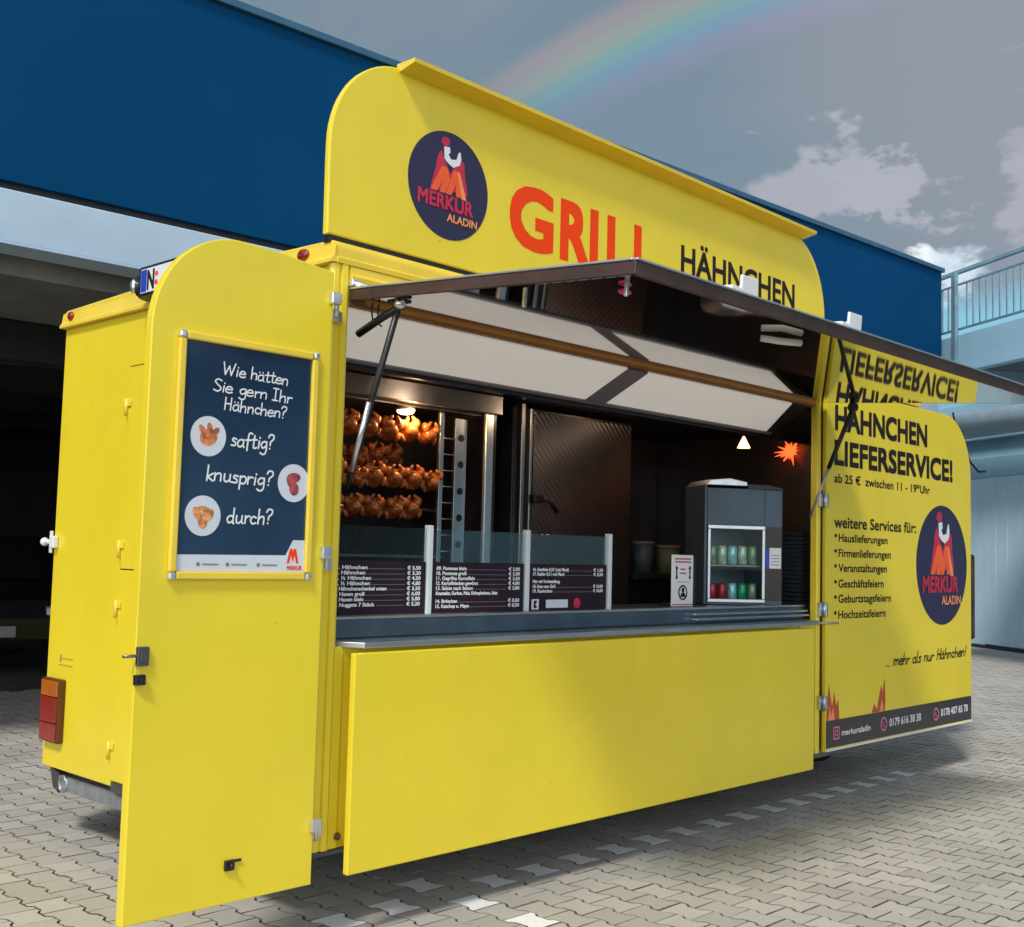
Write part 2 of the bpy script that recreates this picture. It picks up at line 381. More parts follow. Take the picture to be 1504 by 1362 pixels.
# ------------------------------------------------------------------ ground
def paving():
    rowp, L, y_off = .1401, .1611, .132
    x_off = 1.069; ZG = .10
    white = {(k, 0) for k in range(0, 30, 2)} | {(-2, 1), (-2, -1), (-2, -3), (-2, -5), (-4, 0), (-6, 0), (-8, 0), (-10, 0)}
    prof = [(-.5, 1), (-.34, 1), (-.2, -1), (.2, -1), (.34, 1), (.5, 1)]
    def ring(cx, cy, ins, z, tx, ty):
        out = []
        for vv, s_ in prof:
            y_ = vv*L; y_ = max(-L/2+ins, min(L/2-ins, y_)); x_ = rowp/2+.0098*s_-ins
            out.append((cx+x_, cy+y_, ZG+z+tx*x_+ty*y_))
        for vv, s_ in reversed(prof):
            y_ = vv*L; y_ = max(-L/2+ins, min(L/2-ins, y_)); x_ = -(rowp/2+.0098*s_-ins)
            out.append((cx+x_, cy+y_, ZG+z+tx*x_+ty*y_))
        return out
    data = {0: ([], [], []), 1: ([], [], [])}
    for k in range(-32, 138):
        cx = x_off+k*rowp
        for j in range(-24, 46):
            cy = y_off + j*L + (L/2 if k % 2 else 0)
            if cx > 9 and cy < -1.5: continue
            if cx < -2.2 and cy < .5: continue
            wht = 1 if (k, j) in white else 0
            V, Fc, T = data[wht]
            tx, ty = random.gauss(0, .006), random.gauss(0, .006); dz = random.gauss(0, .0008); b = len(V)
            for ins, z in ((.0042, dz), (.0026, dz-.0025), (.0026, -.024)): V.extend(ring(cx, cy, ins, z, tx, ty))
            Fc.append(tuple(range(b, b+12)))
            for r_ in (0, 1):
                for i in range(12):
                    a, c = b+r_*12+i, b+r_*12+(i+1) % 12
                    Fc.append((a, a+12, c+12, c))
            T.extend([random.random()] + [2.0]*24)
    for wht, nm in ((0, 'paving'), (1, 'white_pavers')):
        V, Fc, T = data[wht]
        me = bpy.data.meshes.new(nm); me.from_pydata(V, [], Fc); me.update()
        at = me.attributes.new('tone', 'FLOAT', 'FACE'); at.data.foreach_set('value', T)
        bmx = bmesh.new(); bmx.from_mesh(me); bmesh.ops.recalc_face_normals(bmx, faces=bmx.faces); bmx.to_mesh(me); bmx.free()
        m = bpy.data.materials.new(nm); m.use_nodes = True; t = m.node_tree; nb = NB(t); b = t.nodes['Principled BSDF']
        c = t.nodes.new('ShaderNodeTexCoord').outputs['Object']
        a = t.nodes.new('ShaderNodeAttribute'); a.attribute_name = 'tone'
        grain = nb.noise(c, 160, 3, .7); dirt = nb.noise(c, 1.3, 6, .65); spots = nb.noise(c, 9, 4, .7)
        if wht:
            col = nb.mix(nb.step(spots, .35, .7), (.82, .84, .86), (.90, .91, .92))
            col = nb.mix(nb.m('MULTIPLY', nb.step(nb.noise(c, 35, 4, .7), .60, .70), .35), col, (.42, .41, .40))
        else:
            col = nb.mix(a.outputs['Fac'], (.38, .36, .325), (.50, .475, .43))
            col = nb.mix(nb.m('MULTIPLY', nb.step(dirt, .45, .7), .4), col, (.32, .295, .255))
            col = nb.mix(nb.m('MULTIPLY', nb.step(spots, .62, .74), .4), col, (.18, .165, .145))
        if not wht:
            stain = nb.noise(c, .55, 5, .7, .6)
            col = nb.mix(nb.m('MULTIPLY', nb.step(stain, .60, .72), .38), col, (.20, .19, .175))
        col = nb.mix(nb.m('MULTIPLY', nb.step(grain, .35, .65), .22), col, (.60, .575, .53) if not wht else (.8, .8, .8))
        col = nb.mix(nb.step(a.outputs['Fac'], 1.2, 1.5), col, nb.mix(nb.step(spots, .4, .62), (.10, .09, .075), (.24, .22, .19)))
        t.links.new(col, b.inputs['Base Color']); b.inputs['Roughness'].default_value = .82
        bn = t.nodes.new('ShaderNodeBump'); bn.inputs['Strength'].default_value = .35; bn.inputs['Distance'].default_value = .004
        t.links.new(grain, bn.inputs['Height']); t.links.new(bn.outputs[0], b.inputs['Normal'])
        tag(link(nm, me, m), kind='structure')
paving()
gm = mat('ground_sand', (.085, .075, .062), .9, var=.3, scale=9, bump=.4, bscale=90)
b_ = MB(); b_.box(-150, 150, -150, 150, -.3, .081); tag(b_.build('ground', gm), kind='structure')

# ------------------------------------------------------------------ food trailer
TR = thing('food_trailer', 'bright yellow grill food trailer with its serving hatch propped open on the paved yard', 'food trailer', loc=(0, 0, 0))
ZB, ZT, W, LEN = .42, 2.573, 2.2, 4.95
# outer shell: rear wall, far wall, front end wall, roof, lower side wall, and the pieces of side wall round the hatch
rw = MB(); rw.box(0, .04, .034, W, ZB, ZT, .004); rw.build('rear_wall', YEL, TR)
o_ = MB(); o_.box(.042, LEN, W-.04, W, ZB, ZT, .004); o_.build('far_wall', YEL, TR)
o_ = MB(); o_.box(LEN-.04, LEN, .002, W-.042, ZB, ZT, .004); o_.build('end_wall', YEL, TR)
o_ = MB(); o_.box(.10, 3.56, .002, .03, ZB, 1.145, .003)
o_.box(3.61, LEN-.042, .002, .03, ZB, 2.5, .003); o_.box(.0585, 3.6085, .002, .03, 2.448, ZT, .003)
o_.build('side_wall', YEL, TR)
o_ = MB(); o_.box(.045, LEN-.045, .034, W-.045, ZB-.02, ZB+.05); o_.build('floor_pan', STEELD, TR)
# ribbed corner posts either side of the hatch
o_ = MB()
o_.prism([(-.012, .032), (-.016, .012), (-.008, -.004), (.010, -.006), (.013, .001), (.022, .001), (.025, -.010), (.046, -.012), (.057, -.006), (.0575, .030)], ZB, ZT, axes='xy', bev=0)
o_.box(.0585, .0985, -.004, .03, ZB, 1.15, .003)
o_.build('corner_post', YEL, TR)
o_ = MB()
o_.prism([(3.566, -.006), (3.575, -.014), (3.592, -.014), (3.594, -.002), (3.600, -.002), (3.607, -.010), (3.6075, .03), (3.566, .03)], ZB-.02, 2.488, axes='xy')
o_.build('corner_post', YEL, TR)
# rounded roof cap
o_ = MB()
pr = [(-.014, 2.5735), (-.016, 2.592), (-.006, 2.600), (-.006, 2.628)] + arc(.03, 2.628, .036, .036, 180, 90, 6) + [(W/2, 2.69)] + arc(W-.03, 2.628, .036, .036, 90, 0, 6) + [(W+.006, 2.60), (W+.016, 2.592), (W+.014, 2.5735)]
o_.prism(pr, -.012, LEN+.012, axes='yz', bev=.008)
roof = o_.build('roof', YELT, TR)
# rear end of the roof: sloped cap strip with marker lights
o_ = MB(); o_.prism([(-.030, 2.5745), (-.030, 2.588), (-.020, 2.600), (-.0125, 2.650), (-.0125, 2.5745)], -.012, W+.012, axes='xz'); o_.build('cap_strip', YELT, roof)
for y, yw in ((2.113, .055), (.183, .075)):
    o_ = MB(); o_.ball((-.022, y, 2.628), 1, 2, (.012, yw*.5, .024)); tag(o_.build('marker_light', LRED, TR), 'small red marker light on the rear roof edge')
# roof edge over the hatch
o_ = MB(); o_.prism([(-.002, 2.5), (-.022, 2.505), (-.026, 2.53), (-.012, 2.545), (-.010, 2.5715), (-.002, 2.5715)], .060, 3.61, axes='yz'); o_.build('rain_gutter', YELT, TR)
# rear stable door: two proud leaves with hinges
rd = MB(); rd.box(-.008, -.001, .36, 1.508, 1.393, 2.318, .002); rdo = rd.build('rear_door', YEL, TR)
rd = MB(); rd.box(-.008, -.001, .36, 1.508, .45, 1.387, .002); rdl = rd.build('rear_door', YEL, TR)
o_ = MB(); o_.box(-.003, .0, 1.5085, 1.5145, .45, 2.325); o_.box(-.003, .0, .36, 1.508, 2.3185, 2.3245); o_.box(-.003, .0, .36, 1.508, 1.3872, 1.3928); o_.build('door_seam', mat('seam_shadow', (.09, .06, .01), .8), TR)
for z, p in ((2.15, rdo), (1.50, rdo), (1.23, rdl), (.60, rdl)):
    h = MB(); h.box(-.017, -.009, 1.475, 1.545, z-.016, z+.016, .003); h.tube([(-.016, 1.512, z-.06), (-.016, 1.512, z+.022)], .009, 8); h.build('hinge', YELT, p)
o_ = MB(); o_.box(-.0065, -.0005, 1.09, 1.115, 1.0, 1.07, .002); o_.build('keyhole_plate', STEELD, TR); o_ = MB(); o_.box(-.009, -.001, 1.2, 1.49, .40, .445, .002); o_.build('kick_plate', STEELD, TR)
# tail light
tl = MB(); tl.box(-.035, -.001, 1.985, 2.172, .545, .848, .008); tlo = tl.build('tail_light', mat('lamp_case', (.10, .03, .01), .4), TR)
o_ = MB(); o_.box(-.042, -.0355, 1.993, 2.164, .765, .840, .005); o_.build('amber_lens', LAMB, tlo)
o_ = MB(); o_.box(-.042, -.0355, 1.993, 2.164, .642, .762, .005); o_.box(-.042, -.0355, 1.993, 2.164, .553, .639, .005); o_.build('red_lens', LRED, tlo)
# latch at the far rear corner and a small plate of fine grey print
o_ = MB(); o_.box(-.03, -.001, 2.150, 2.196, 1.475, 1.535, .006); o_.tube([(-.02, 2.196, 1.505), (-.02, 2.255, 1.505)], .011, 8); o_.ball((-.02, 2.262, 1.505), .022, 2); o_.box(-.015, -.004, 2.2005, 2.225, 1.45, 1.56, .004); o_.build('door_latch', WHITEP, TR)
o_ = MB(); o_.box(-.0018, -.0003, 2.05, 2.065, .930, .962); o_.box(-.0018, -.0003, 1.93, 2.043, .944, .948); o_.box(-.0018, -.0003, 1.93, 2.07, .912, .916); o_.build('rating_mark', mat('grey_print', (.35, .27, .08), .6), TR)
# rear number plate in its black lamp bar on the roof edge
hb = MB(); hb.tube([(-.05, 1.325, 2.655), (-.05, .745, 2.655)], .062, 16)
for yy, sg in ((1.325, 1), (.745, -1)): hb.ball((-.05, yy, 2.655), .062, 2, (1, .45, 1))
pb = hb.build('plate_bar', BLK, TR)
pl = MB(); pl.box(-.121, -.10, .745, 1.26, 2.588, 2.722, .006); pl.build('plate_frame', BLK, pb)
pl = MB(); pl.box(-.1225, -.1215, .765, 1.237, 2.602, 2.708); ply = pl.build('number_plate', WHITEP, pb)
pl = MB(); pl.box(-.1240, -.1228, 1.187, 1.233, 2.606, 2.704); pl.build('country_band', PBLUE, pb)
MN = Matrix(((0, 0, -1, -.1228), (-1, 0, 0, 1.18), (0, 1, 0, 0), (0, 0, 0, 1)))
text([('N', .002, 2.614, .082, .055)], MN, 'plate_letter', INK, pb, bold=.04)
poly_flat([[(.077+.012*math.cos(k*.785), z+.012*math.sin(k*.785)) for k in range(8)] for z in (2.675, 2.637)], .0012, MN, 'plate_seal', RED, pb)
ln_ = MB(); ln_.ball((-.108, 1.332, 2.652), 1, 2, (.012, .02, .034)); ln_.build('plate_lamp', ALU, pb)
# rear bumper beam with ring end
bb = MB(); bb.box(.02, .10, .25, 2.06, .318, .388, .008); bbo = bb.build('rear_beam', GALV, TR)
o_ = MB(); o_.prism([(2.061, .30), (2.061, .395), (2.16, .41), (2.12, .32)], .025, .095, axes='yz'); o_.build('beam_end', STEELD, bbo)
ring = MB(); ring.tube([(.018+.0, 2.0+.036*math.cos(k*math.pi/8), .352+.036*math.sin(k*math.pi/8)) for k in range(16)], .008, 8, True); ring.build('towing_ring', GALV, bbo)
# axle, wheels, chassis rails and stays underneath
o_ = MB()
for y in (.45, 1.75): o_.box(.3, 6.4, y-.03, y+.03, .26, .395, .004)
o_.box(.3, 4.9, .12, .16, .33, .397); o_.tube([(2.5, .2, .33), (2.5, 2.0, .33)], .04, 10); o_.build('chassis', STEELD, TR)
def wheel(y, x=2.5):
    wv = MB(); wv.lathe([(.19, -.085), (.27, -.09), (.315, -.07), (.325, -.03), (.325, .03), (.315, .07), (.27, .09), (.19, .085)], (x, y, .415), 'y', 32); t_ = wv.build('wheel', BLKR, TR)
    rm = MB(); rm.lathe([(.05, -.062), (.12, -.05), (.16, -.07), (.189, -.08), (.189, .07), (.05, .06)], (x, y, .415), 'y', 28); rm.build('rim', GALV, t_)
wheel(1.0); wheel(1.85); wheel(.80, 5.0)
o_ = MB(); o_.box(.5, 4.9, 2.0, 2.03, .15, .399, .004); o_.box(4.86, 4.89, .9, 1.99, .15, .399, .004); o_.build('shade_skirt', BLK, TR)  # added strips that block light from behind and darken the underside
for x0, x1, y0, y1 in ((.9, 2.1, .55, .95), (2.9, 4.3, .6, 1.4)):
    o_ = MB(); o_.box(x0, x1, y0, y1, .21, .38, .03); o_.build('underfloor_shade_block', BLK, TR)  # added dark boxes that deepen the shade under the floor

# interior lining, worktop and ceiling
o_ = MB(); o_.box(.045, 4.90, 2.06, 2.155, .48, 2.45); o_.build('back_lining', mat('wall_lining', (.11, .105, .115), .36, .55, var=.2, scale=2, rvar=.2), TR)
o_ = MB(); o_.box(4.80, 4.905, .05, 2.055, .48, 2.45); o_.build('end_lining', bpy.data.materials['wall_lining'], TR)
o_ = MB(); o_.box(.042, .056, .05, 2.055, .48, 2.45); o_.build('rear_lining', STEELD, TR)
o_ = MB(); o_.box(.06, 4.79, .36, 2.05, 2.41, 2.449); o_.build('ceiling', DARK, TR)
for x in (.795, 1.634, 2.505, 3.357):
    s_ = MB(); s_.lathe([(.045, 2.398), (.05, 2.409)], (x, .89, 0), 'z', 20); so_ = s_.build('ceiling_spot', ALU, TR)
    s_ = MB(); s_.lathe([(.036, 2.394), (.036, 2.3979)], (x, .89, 0), 'z', 20); s_.build('lamp_face', SPOT, so_)
    ll = bpy.data.lights.new('spot_light', 'POINT'); ll.energy = 1.7; ll.color = (1, .70, .44); ll.shadow_soft_size = .03
    lo_ = bpy.data.objects.new('spot_light', ll); COL.objects.link(lo_); lo_.location = (x, .89, 2.355); lo_.parent = TR
# serving counter
c_ = MB(); c_.box(.062, 3.562, .032, .62, 1.152, 1.172); c_.box(.062, 3.562, .06, .62, 1.1725, 1.243, .004); ct = c_.build('counter', mat('counter_steel', (.16, .20, .25), .32, .9, var=.12, scale=5, rvar=.15), TR)
c_ = MB(); c_.prism([(.064, .03), (.135, -.082), (3.47, -.082), (3.56, -.03), (3.56, .03)], 1.146, 1.168, axes='xy', bev=.003); c_.build('front_ledge', STEEL, ct)
c_ = MB(); c_.box(.07, 3.555, .056, .105, 1.2435, 1.254, .002); c_.build('top_strip', STEEL, ct)
c_ = MB(); c_.box(2.4, 3.54, .020, .058, 1.19, 1.202, .002); c_.box(2.4, 3.54, .030, .058, 1.215, 1.226, .002); c_.build('shelf_lip', STEEL, ct)
c_ = MB(); c_.tube([(3.54, -.012, 1.150), (3.66, -.06, 1.153), (3.72, -.07, 1.150)], .006, 8); c_.build('ledge_stay', GALV, ct)
# folding lower flap
f_ = MB(); f_.box(.077, 3.385, -.10, -.072, .343, 1.132, .005); fl = f_.build('lower_flap', YEL, TR)
f_ = MB(); f_.box(3.389, 3.563, -.0035, .0015, ZB, 1.14, .002); f_.build('side_strip', YEL, TR)
f_ = MB(); f_.lathe([(.014, -.012), (.014, -.004)], (.097, 0, .463), 'y', 12); f_.lathe([(.007, -.022), (.007, -.0125)], (.097, 0, .463), 'y', 8); f_.build('bolt', mat('rusty_bolt', (.12, .06, .03), .7), TR)
# glass screens and posts on the counter
for x in (.595, 1.18, 1.76):
    p_ = MB(); p_.box(x-.013, x+.013, .080, .108, 1.2545, 1.615, .003); p_.build('screen_post', WPOST, TR)
for a, b in ((.075, .58), (.61, 1.165), (1.195, 1.745)):
    p_ = MB(); p_.box(a, b, .092, .098, 1.257, 1.60, .001); p_.build('glass_screen', GLASS, TR)
# sloped cream panels behind the hatch top, given an added glow to brighten them
nv = Vector((0, .36, -.11)).normalized()
def slant(x0, x1, k0, k1, off, th, name, m, parent):
    """slab on the plane running from (y .035,z 2.425) inward-down; k along slope 0..1, ends cut on the skew"""
    b = MB(); vs = []
    A = Vector((0, .035, 2.428)); Bv = Vector((0, .30, 2.298)); sl2 = Bv-A; nn = Vector((0, -sl2.z, sl2.y)).normalized()*-1
    for kk, xs in ((k0, x0), (k1, x1)):
        p = A+sl2*kk
        for x in xs:
            for d in (off, off+th): vs.append(b.bm.verts.new(p+nn*d+Vector((x, 0, 0))))
    q = [(0, 1, 3, 2), (4, 6, 7, 5), (0, 4, 5, 1), (2, 3, 7, 6), (0, 2, 6, 4), (1, 5, 7, 3)]
    fs = [b.bm.faces.new([vs[i] for i in f]) for f in q]; bmesh.ops.recalc_face_normals(b.bm, faces=fs)
    return b.build(name, m, parent)
slant((.06, 1.80), (.06, 1.80), 0, 1, 0, .012, 'cream_glow_panel', CREAM, TR)
slant((1.965, 3.34), (1.965, 3.50), 0, 1, 0, .012, 'cream_glow_panel', CREAM, TR)
slant((1.803, 1.962), (1.803, 1.962), 0, 1, 0, .014, 'panel_divider', GREYB, TR)
slant((3.343, 3.56), (3.503, 3.56), 0, 1, 0, .010, 'panel_end', STEELD, TR)
slant((.06, 3.56), (.06, 3.56), 1.004, 1.07, .0, .02, 'panel_edge', GREYB, TR)
o_ = MB(); o_.box(.06, 4.78, .325, .35, 2.255, 2.448, .002); o_.build('ceiling_fascia', DARK, TR)
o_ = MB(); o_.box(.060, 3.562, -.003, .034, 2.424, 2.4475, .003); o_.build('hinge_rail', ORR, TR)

# hatch awning: hinged at the top of the opening
AW0, AW1 = Vector((0, -.006, 2.446)), Vector((0, -1.36, 2.347))
aw = (AW1-AW0); al = aw.length; ay = aw.normalized(); an = Vector((0, -ay.z, ay.y)); an = an if an.z > 0 else -an
MA = Matrix(((1, 0, 0, 0), (0, ay.y, an.y, AW0.y), (0, ay.z, an.z, AW0.z), (0, 0, 0, 1)))   # local y outwards, z up
a_ = MB(); a_.box(.075, 3.555, .015, al-.018, .0045, .030, M=MA); awo = a_.build('awning', mat('awning_top', (.35, .25, .05), .5), TR)
a_ = MB(); a_.box(.076, 3.554, .002, al-.019, .001, .0040, M=MA); a_.build('mirror_lining', MIRR, awo)
a_ = MB()
a_.box(.060, .0745, .0, al, -.006, .036, .003, M=MA); a_.box(3.5555, 3.57, .0, al, .0012, .036, M=MA)
a_.box(.0748, 3.5552, al-.0175, al, -.008, .036, .003, M=MA); a_.build('edge_frame', BROWN, awo)
a_ = MB(); a_.box(.060, 3.57, al-.012, al+.006, .0365, .044, .002, M=MA); a_.box(.056, .078, .0, al-.013, .0365, .044, .002, M=MA); a_.build('edge_trim', ALU, awo)
a_ = MB(); k = 0
y_ = .95
while y_ < al-.05:
    a_.box(.083, .088, y_, y_+.04, -.0035, .0008, M=MA); y_ += .055
a_.build('light_strip', WHITEP, awo)
a_ = MB(); a_.box(.27, .282, .70, .712, -.034, .0008, .002, M=MA); a_.build('clip', ALU, awo); a_ = MB(); a_.box(.170, .182, 1.23, 1.242, -.045, .0008, .002, M=MA); a_.build('clip', ALU, awo)
a_ = MB(); a_.ball(MA @ Vector((.255, 1.165, -.012)), 1, 2, (.03, .018, .009)); a_.build('pink_lamp', MAGE, awo)
lt = MB(); lt.tube([MA @ Vector((1.17, 1.10, -.018)), MA @ Vector((1.225, 1.155, -.024)), MA @ Vector((1.315, 1.185, -.018))], .013, 10); lt.build('lamp', TUBE, awo)
for x, yy in ((.74, 1.31), (1.49, 1.31)):
    br = MB(); br.box(x-.05, x+.05, yy-.006, yy+.006, (.0445), .118, .004, M=MA); br.box(x-.13, x-.055, yy-.03, yy+.02, .0445, .068, .004, M=MA)
    br.tube([MA @ Vector((x-.03, yy-.008, .075)), MA @ Vector((x-.03, yy-.016, .075))], .010, 8); br.tube([MA @ Vector((x+.02, yy-.008, .075)), MA @ Vector((x+.02, yy-.016, .075))], .010, 8)
    br.build('bracket', WHITEP, awo)
hg = MB(); hg.box(.052, .085, -.034, -.006, 2.492, 2.52, .004); hg.tube([(.055, -.03, 2.502), (.17, -.06, 2.497)], .008, 8); hg.build('awning_hinge', ALU, awo)
# gas struts
s_ = MB(); s_.tube([(.12, -.232, 2.42), (.12, -.085, 2.059), (.12, -.02, 1.88)], .0125, 10); st = s_.build('gas_strut', BLK, TR)
s_ = MB(); s_.tube([(.106, -.09, 2.055), (.106, .0, 1.80)], .010, 10); s_.build('piston_rod', ALU, st)
s_ = MB(); s_.tube([(.12, -.021, 1.88), (.12, .04, 1.74)], .008, 10); s_.build('strut_sleeve', BLK, st)
s_ = MB(); s_.ball((.118, -.232, 2.408), .022, 2); s_.build('ball_joint', ALU, st)
s_ = MB(); s_.tube([(.135, -.225, 2.405), (.13, -.11, 2.37), (.125, .012, 2.325)], .015, 8); s_.box(.10, .16, -.25, -.18, 2.415, 2.428, .003); s_.build('locking_arm', BLK, TR)
for dx in (0, .03):
    s_ = MB(); s_.tube([(.14+dx, -.05, 2.438), (.135+dx, -.05, 2.41), (.14+dx, -.055, 2.36), (.15+dx, -.06, 2.355)], .0035, 6); s_.build('wire', BLK, TR)
s_ = MB(); s_.tube([(3.50, -.004, 1.766), (3.50, -.12, 2.05)], .0085, 10); st = s_.build('gas_strut', GALV, TR)
s_ = MB(); s_.tube([(3.50, -.12, 2.05), (3.50, -.268, 2.385)], .013, 10); s_.build('strut_sleeve', BLK, st)
s_ = MB(); s_.ball((3.50, -.271, 2.395), .032, 2); s_.tube([(3.5, -.27, 2.40), (3.52, -.25, 2.425)], .012, 8); s_.build('elbow_joint', BLK, st)

# roof sign
sg = MB()
pts = [(-.037, 2.682), (-.040, 2.95)] + arc(.315, 3.03, .355, .393, 180, 90, 16) + arc(3.30, 2.97, .392, .453, 90, 0, 16) + [(3.692, 2.682)]
sg.prism(pts, .016, .046, bev=.006); sgo = sg.build('roof_sign', YEL, TR)
sg = MB(); sg.prism([(.0155, 3.405), (-.075, 3.422), (-.078, 3.438), (.03, 3.440), (.03, 3.425), (.0155, 3.420)], .285, 3.425, axes='yz'); sg.build('sign_flange', YELT, sgo)
sg = MB(); sg.box(-.02, 3.66, .022, .060, 2.655, 2.681, .002); sg.build('sign_base', BLK, sgo)
FS = FR(.016)
gl = (('G', .935, .285), ('R', 1.268, .20), ('I', 1.478, .058), ('L', 1.605, .165), ('L', 1.812, .165))
text([(c, x+.012, 2.862, .258, wd_-.024) for c, x, wd_ in gl], FS, 'red_lettering', RED, sgo, bold=.05)
text([('HÄHNCHEN', 2.208, 2.976, .135, 1.122)], FS, 'black_lettering', INK, sgo, bold=.032)
def emblem(cx, cz, r, M, parent):
    T = lambda P: [(cx+a*r, cz+b*r) for a, b in P]
    em = poly_flat([T([(math.cos(k*math.pi/32), math.sin(k*math.pi/32)) for k in range(64)])], .0015, M, 'emblem', NAVY, parent)
    cape = [(-.22, .62), (-.30, .50), (-.34, .28), (-.46, -.12), (-.30, -.12), (-.08, -.08), (.10, -.08), (.30, -.10), (.47, -.08), (.38, .30), (.36, .52), (.26, .54), (.12, .40), (.02, .22), (-.10, .40)]
    poly_flat([T(cape)], .0022, M, 'red_cape', CRIM, parent)
    poly_flat([T([(-.46, -.16), (-.19, .33), (-.07, .33), (.02, .12), (-.10, -.16), (-.24, -.16), (-.14, .10), (-.30, -.16)]), T([(-.08, -.16), (.10, .32), (.24, .32), (.30, -.16), (.18, -.16), (.17, .08), (.05, -.16)])], .003, M, 'letter_mark', ORNG, parent)
    poly_flat([T([(.20, .30), (.25, .30), (.44, -.18), (.32, -.18)])], .0037, M, 'letter_edge', LORN, parent)
    poly_flat([T([(-.12+.10*math.cos(k*.7)*(1+.25*(k % 2)), .80+.09*math.sin(k*.7)) for k in range(9)])], .003, M, 'red_crest', CRIM, parent)
    poly_flat([T([(-.16, .70), (-.02, .72), (.0, .62), (-.05, .58), (.02, .50), (.16, .53), (.20, .66), (.25, .70), (.28, .56), (.24, .44), (.08, .36), (-.06, .42), (-.14, .48)])], .0034, M, 'white_figure', WINK, parent)
    text([('MERKUR', cx-.76*r, cz-.45*r, .25*r, 1.36*r)], M, 'red_wordmark', CRIM, parent, bold=.045, d=.0042)
    text([('ALADIN', cx-.04*r, cz-.66*r, .14*r, .76*r)], M, 'orange_wordmark', LORN, parent, bold=.03, d=.0042)
emblem(.572, 3.013, .225, FS, sgo)

# left side door, swung fully open past the rear corner
dr = MB()
dp = [(-.785, .340), (-.785, 2.19)] + arc(-.47, 2.20, .315, .34, 180, 92, 16) + [(-.30, 2.532), (-.078, 2.508), (-.076, .340)]
dr.prism(dp, -.092, -.052, bev=.004); ld = dr.build('side_door', YEL, TR); FD = FR(-.092)
for z in (2.40, 1.485, .535):
    h = MB(); h.box(-.098, -.055, -.115, -.0925, z-.012, z+.032, .004); h.box(-.052, -.018, -.055, -.012, z-.055, z-.013, .004); h.box(-.0175, .014, -.03, -.011, z-.055, z-.013, .003); h.tube([(-.058, -.085, z-.05), (-.058, -.085, z+.03)], .008, 8); h.build('hinge', ALU, ld)
o_ = MB(); o_.box(-.7845, -.745, -.108, -.0925, 1.13, 1.19, .003); o_.tube([(-.83, -.10, 1.162), (-.745, -.10, 1.162)], .005, 8); o_.box(-.778, -.752, -.113, -.1085, 1.145, 1.178, .002); o_.build('door_latch', STEELD, ld)
o_ = MB(); o_.box(-.79, -.755, -.112, -.0925, 1.072, 1.104, .003); o_.tube([(-.772, -.119, 1.088), (-.772, -.112, 1.088)], .009, 10); o_.build('lock', BLK, ld)
o_ = MB(); o_.box(-.433, -.398, -.104, -.0925, .448, .482, .002); o_.tube([(-.415, -.12, .465), (-.415, -.104, .465)], .007, 8); o_.box(-.398, -.37, -.1, -.0925, .472, .48, .001); o_.build('floor_catch', BLK, ld)
# poster in a yellow snap frame on the left door
px0, px1, pz0, pz1 = -.692, -.140, 1.398, 2.2
fr = MB()
for a, b, c, d in ((px0+.026, px1-.026, pz1-.026, pz1), (px0+.026, px1-.026, pz0, pz0+.026), (px0, px0+.0255, pz0+.024, pz1-.024), (px1-.0255, px1, pz0+.024, pz1-.024)): fr.box(a, b, -.110, -.0925, c, d, .005)
fr.build('poster_frame', YELT, ld)
for a, b in ((px0+.011, pz1-.011), (px1-.011, pz1-.011), (px0+.011, pz0+.011), (px1-.011, pz0+.011)):
    fr = MB(); fr.box(a-.0125, a+.0125, -.113, -.0923, b-.0125, b+.0125, .006); fr.build('frame_corner', ALU, ld)
po = MB(); po.box(px0+.026, px1-.026, -.098, -.0928, pz0+.026, pz1-.026); po.build('poster', POSTER, ld)
FP = FR(-.098)
poly_flat([[(-.6655, 1.4245), (-.1665, 1.4245), (-.1665, 1.535), (-.215, 1.535), (-.245, 1.482), (-.6655, 1.478)]], .0012, FP, 'poster_footer', PWHITE, ld)
for i, (cx, cz) in enumerate(((-.568, 1.866), (-.223, 1.733), (-.575, 1.605))):
    rx = .066
    poly_flat([[(cx+rx*math.cos(k*math.pi/20), cz+rx*math.sin(k*math.pi/20)) for k in range(40)]], .0012, FP, 'picture_disc', PWHITE, ld)
    cols = (ORNG, CRIM, LORN)[i]
    def el(a, b, ra, rb, rot, n=18): return [(cx+rx*(a+ra*math.cos(2*math.pi*q/n)*math.cos(rot)-rb*math.sin(2*math.pi*q/n)*math.sin(rot)), cz+rx*(b+ra*math.cos(2*math.pi*q/n)*math.sin(rot)+rb*math.sin(2*math.pi*q/n)*math.cos(rot))) for q in range(n)]
    shp = ([el(0, -.05, .50, .42, .3), el(-.34, .26, .34, .15, 2.2), el(.34, .22, .34, .15, .8), el(.05, .42, .15, .26, .2)], [el(-.02, .28, .44, .26, .1), el(.02, -.30, .30, .36, .2), el(-.30, .05, .14, .30, .4)], [el(0, .08, .55, .40, -.1), el(0, -.30, .26, .34, 0), el(-.42, .16, .16, .26, .3), el(.42, .12, .16, .26, -.3)])[i]
    mm = mat('roast_print', [(.55, .17, .06), (.32, .06, .07), (.62, .27, .10)][i], .4, var=.6, scale=45)
    poly_flat(shp, .002, FP, 'roast_picture', mm, ld)
handwriting([('Wie hätten', -.525, 2.078, .041, .262, -.03), ('Sie gern Ihr', -.560, 2.019, .041, .315, -.03), ('Hähnchen?', -.515, 1.960, .041, .250, -.02),
             ('saftig?', -.483, 1.842, .050, .172, 0), ('knusprig?', -.572, 1.722, .050, .262, -.02), ('durch?', -.487, 1.586, .050, .182, 0)], FP, 'handwritten_lettering', WINK, ld, th=.062)
